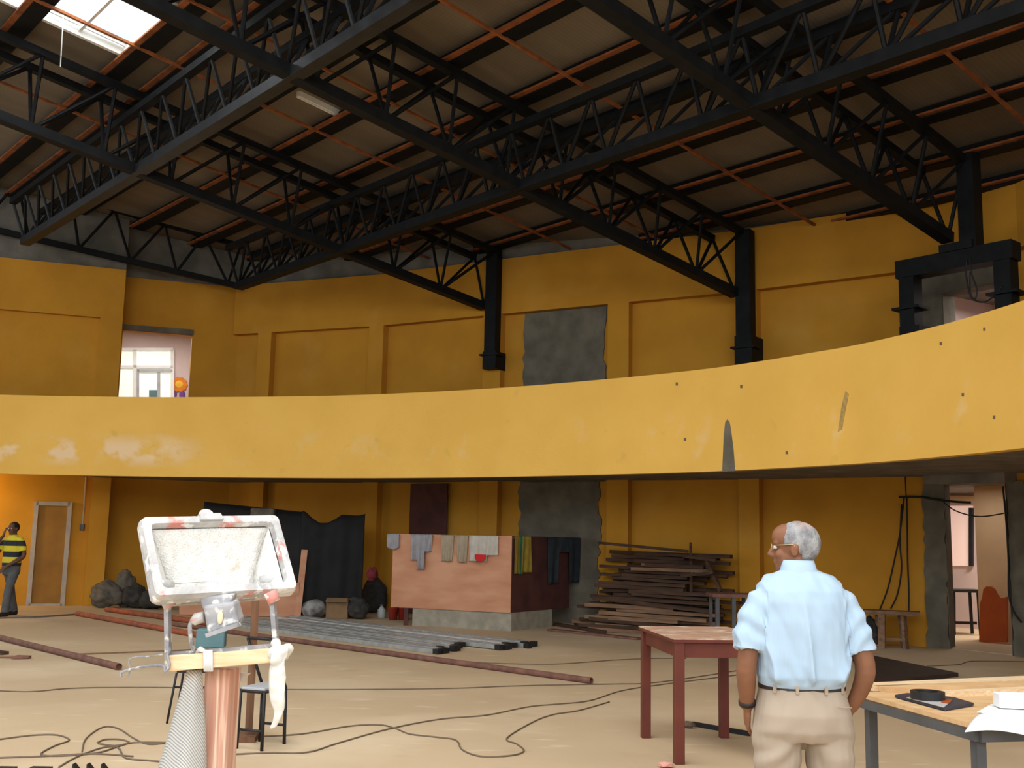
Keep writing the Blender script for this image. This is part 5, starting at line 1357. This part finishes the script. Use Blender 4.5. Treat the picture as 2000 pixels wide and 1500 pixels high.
pk = MB(); pk.tube([W3(.115, -.155, .905), W3(.15, -.140, .90), W3(.185, -.11, .897)], 0.003, 6); obj('pocket_welt', pk, TROUS, tro)
wt = MB(); wc = W3(-.2395, .022, .893); dn = (W3(-.237, .03, .868) - W3(-.247, -.005, .96)).normalized()
wt.tube([wc - dn * .011, wc - dn * .010, wc + dn * .010, wc + dn * .011], [.032, .0375, .0375, .032], 20); part('wristwatch', wt, LEATHER, man)
for s in (-1, 1):
    bo_ = MB(); bo_.ell(W3(s * .12, .05, .045), (.045, .13, .045)); bo_.box(W3(s * .12, .05, .015), (.085, .25, .03))
    f_ = fuse(bo_, 0.008, 4)
    for v in f_.bm.verts: v.co.z = max(v.co.z, 0.0)
    part('shoe', f_, LEATHER, man)

# --- the worker at the left edge; faces the camera, turned a little to the left of the picture
wp = gnd(14, 1203); WO = V((wp.x, wp.y, 0)); ph = 1.72 / 1.7
wk = thing('person', 'man in yellow and dark striped polo shirt standing at the left edge', 'person', WO)
yw = math.radians(180 - 25)
RW = Matrix.Rotation(yw, 4, 'Z')
def Q(x, y, z): return WO + (RW @ V((x, y, z))) * 1.0
body = MB()
HM2 = head(body, Q(0, .02, 1.60), yw + .1, 1.0, -0.05)
body.tube([Q(0, 0, 1.38), Q(0, .0, 1.46), Q(0, .01, 1.55)], [.07, .056, .054], 12)
body.loft([[WO + (RW @ (p - WO)) for p in ring_(WO + V((0, 0, z)), a, b)] for z, a, b in ((.85, .14, .09), (1.1, .14, .095), (1.3, .165, .10), (1.42, .11, .07))])
# his left arm (right in the picture) hangs, forearm forward; right hand raised to the face
body.tube(cr([Q(-.17, 0, 1.38), Q(-.23, -.03, 1.22), Q(-.24, -.04, 1.08), Q(-.18, .10, .98), Q(-.10, .22, .88)], 3), [.05, .048, .046, .044, .043, .042, .042, .041, .039, .036, .033, .030, .028], 12)
hand(body, Q(-.10, .22, .88), RW.to_3x3() @ V((.5, .5, -.6)), RW.to_3x3() @ V((-.3, .8, .4)), 1.0, 0.4, side=-1)
body.tube(cr([Q(.17, 0, 1.38), Q(.24, .05, 1.24), Q(.26, .12, 1.14), Q(.20, .18, 1.30), Q(.11, .13, 1.46)], 3), [.05, .048, .046, .044, .043, .042, .042, .041, .039, .036, .033, .030, .028], 12)
hand(body, Q(.11, .13, 1.46), RW.to_3x3() @ V((-.15, -.05, 1)), RW.to_3x3() @ V((.3, 1, 0)), 1.0, 0.5, side=1)
for s, fy, kz in ((-1, .14, .02), (1, -.22, -.02)):
    body.tube([Q(s * .085, 0, .9), Q(s * .09, fy * .55 + .03, .5), Q(s * .09, fy, .08)], [.075, .052, .038], 12)
part('body', fuse(body, 0.008, 4), SKIND, wk)
hr = MB(); hr.ell((0, -.014, .006), (.080, .102, .097), None, 32, 24)
dele = [f for f in hr.bm.faces if f.calc_center_median().y > .05 + .3 * max(0, f.calc_center_median().z - .04) or f.calc_center_median().z < -.06 or (f.calc_center_median().z < .0 and f.calc_center_median().y > -.01)]
bmesh.ops.delete(hr.bm, geom=dele, context='FACES'); bmesh.ops.transform(hr.bm, matrix=HM2, verts=hr.bm.verts)
part('hair', hr, BLACKHAIR, wk, solid=0.008)
for s in (-1, 1):
    e_ = MB(); e_.ell((s * .031, .083, -.012), (.011, .010, .010), HM2); part('eye', e_, EYEW, wk)
sh = MB()
sh.loft([[WO + (RW @ (p - WO)) for p in ring_(WO + V((0, 0, z)), a, b)] for z, a, b in ((.90, .185, .13), (.98, .185, .132), (1.1, .18, .13), (1.25, .195, .128), (1.34, .20, .118), (1.41, .17, .095), (1.45, .10, .075), (1.475, .066, .064))])
sh.tube(cr([Q(-.13, 0, 1.39), Q(-.19, -.01, 1.34), Q(-.235, -.03, 1.18)], 3), [.055, .062, .066, .068, .07, .07, .072], 14)
sh.tube(cr([Q(.13, 0, 1.39), Q(.19, .01, 1.34), Q(.25, .06, 1.20)], 3), [.055, .062, .066, .068, .07, .07, .072], 14)
part('polo_shirt', fuse(sh, 0.009, 4), POLO, wk)
tr = MB()
tr.loft([[WO + (RW @ (p - WO)) for p in ring_(WO + V((0, 0, z)), a, b)] for z, a, b in ((.98, .165, .112), (.88, .18, .128), (.80, .18, .125), (.74, .16, .11))])
for s, fy in ((-1, .14), (1, -.22)):
    tr.tube(cr([Q(s * .09, .0, .86), Q(s * .095, fy * .3, .68), Q(s * .095, fy * .6 + .02, .46), Q(s * .095, fy, .07)], 3), [.088, .09, .09, .086, .08, .075, .072, .07, .07, .072], 14)
part('trousers', fuse(tr, 0.01, 4), JEANS, wk)
for s, fy in ((-1, .14), (1, -.22)):
    bo_ = MB(); bo_.tube([Q(s * .095, fy - .06, .045), Q(s * .095, fy + .05, .045), Q(s * .095, fy + .15, .03)], [.045, .048, .03], 12)
    f_ = fuse(bo_, 0.01, 3)
    for v in f_.bm.verts: v.co.z = max(v.co.z, 0.0)
    part('shoe', f_, LEATHER, wk)

# ------------------------------------------------------------------ light
w = bpy.data.worlds.new('daylight'); S.world = w; w.use_nodes = True
bg = w.node_tree.nodes['Background']; bg.inputs[0].default_value = (0.88, 0.94, 1.0, 1); bg.inputs[1].default_value = 1.0
# daylight through the open side of the hall behind the camera ; then an overhead lamp added to brighten the near floor
lamp('open side daylight', (-2, -9, 6.6), 18, 1400, (0.97, 0.98, 1.0), (math.radians(80), 0, 0), 5)
rl = lamp('added overhead fill', RP(-14.9, -10, 0.1), 17, 1300, (1.0, 0.98, 0.94), (0, 0, math.atan2(P2.y, P2.x)), 2.2)  # added out of view above the camera, not an existing roof window
lamp('skylight daylight', RP(-11.6, 3.0, -0.5), 2.6, 160, (0.95, 0.98, 1.0), (0, 0, 0), 1.8)
point('lamp under the gallery', (-11.4, 21.5, 2.40), 105, (1.0, 0.66, 0.20), 0.15)
point('camera flash', (0.05, -0.02, 1.72), 14, (1, 0.98, 0.95), 0.03)

S.view_settings.view_transform = 'Standard'
S.view_settings.look = 'None'
S.view_settings.gamma = 1.0
S.view_settings.exposure = 0.04
S.view_settings.use_curve_mapping = False
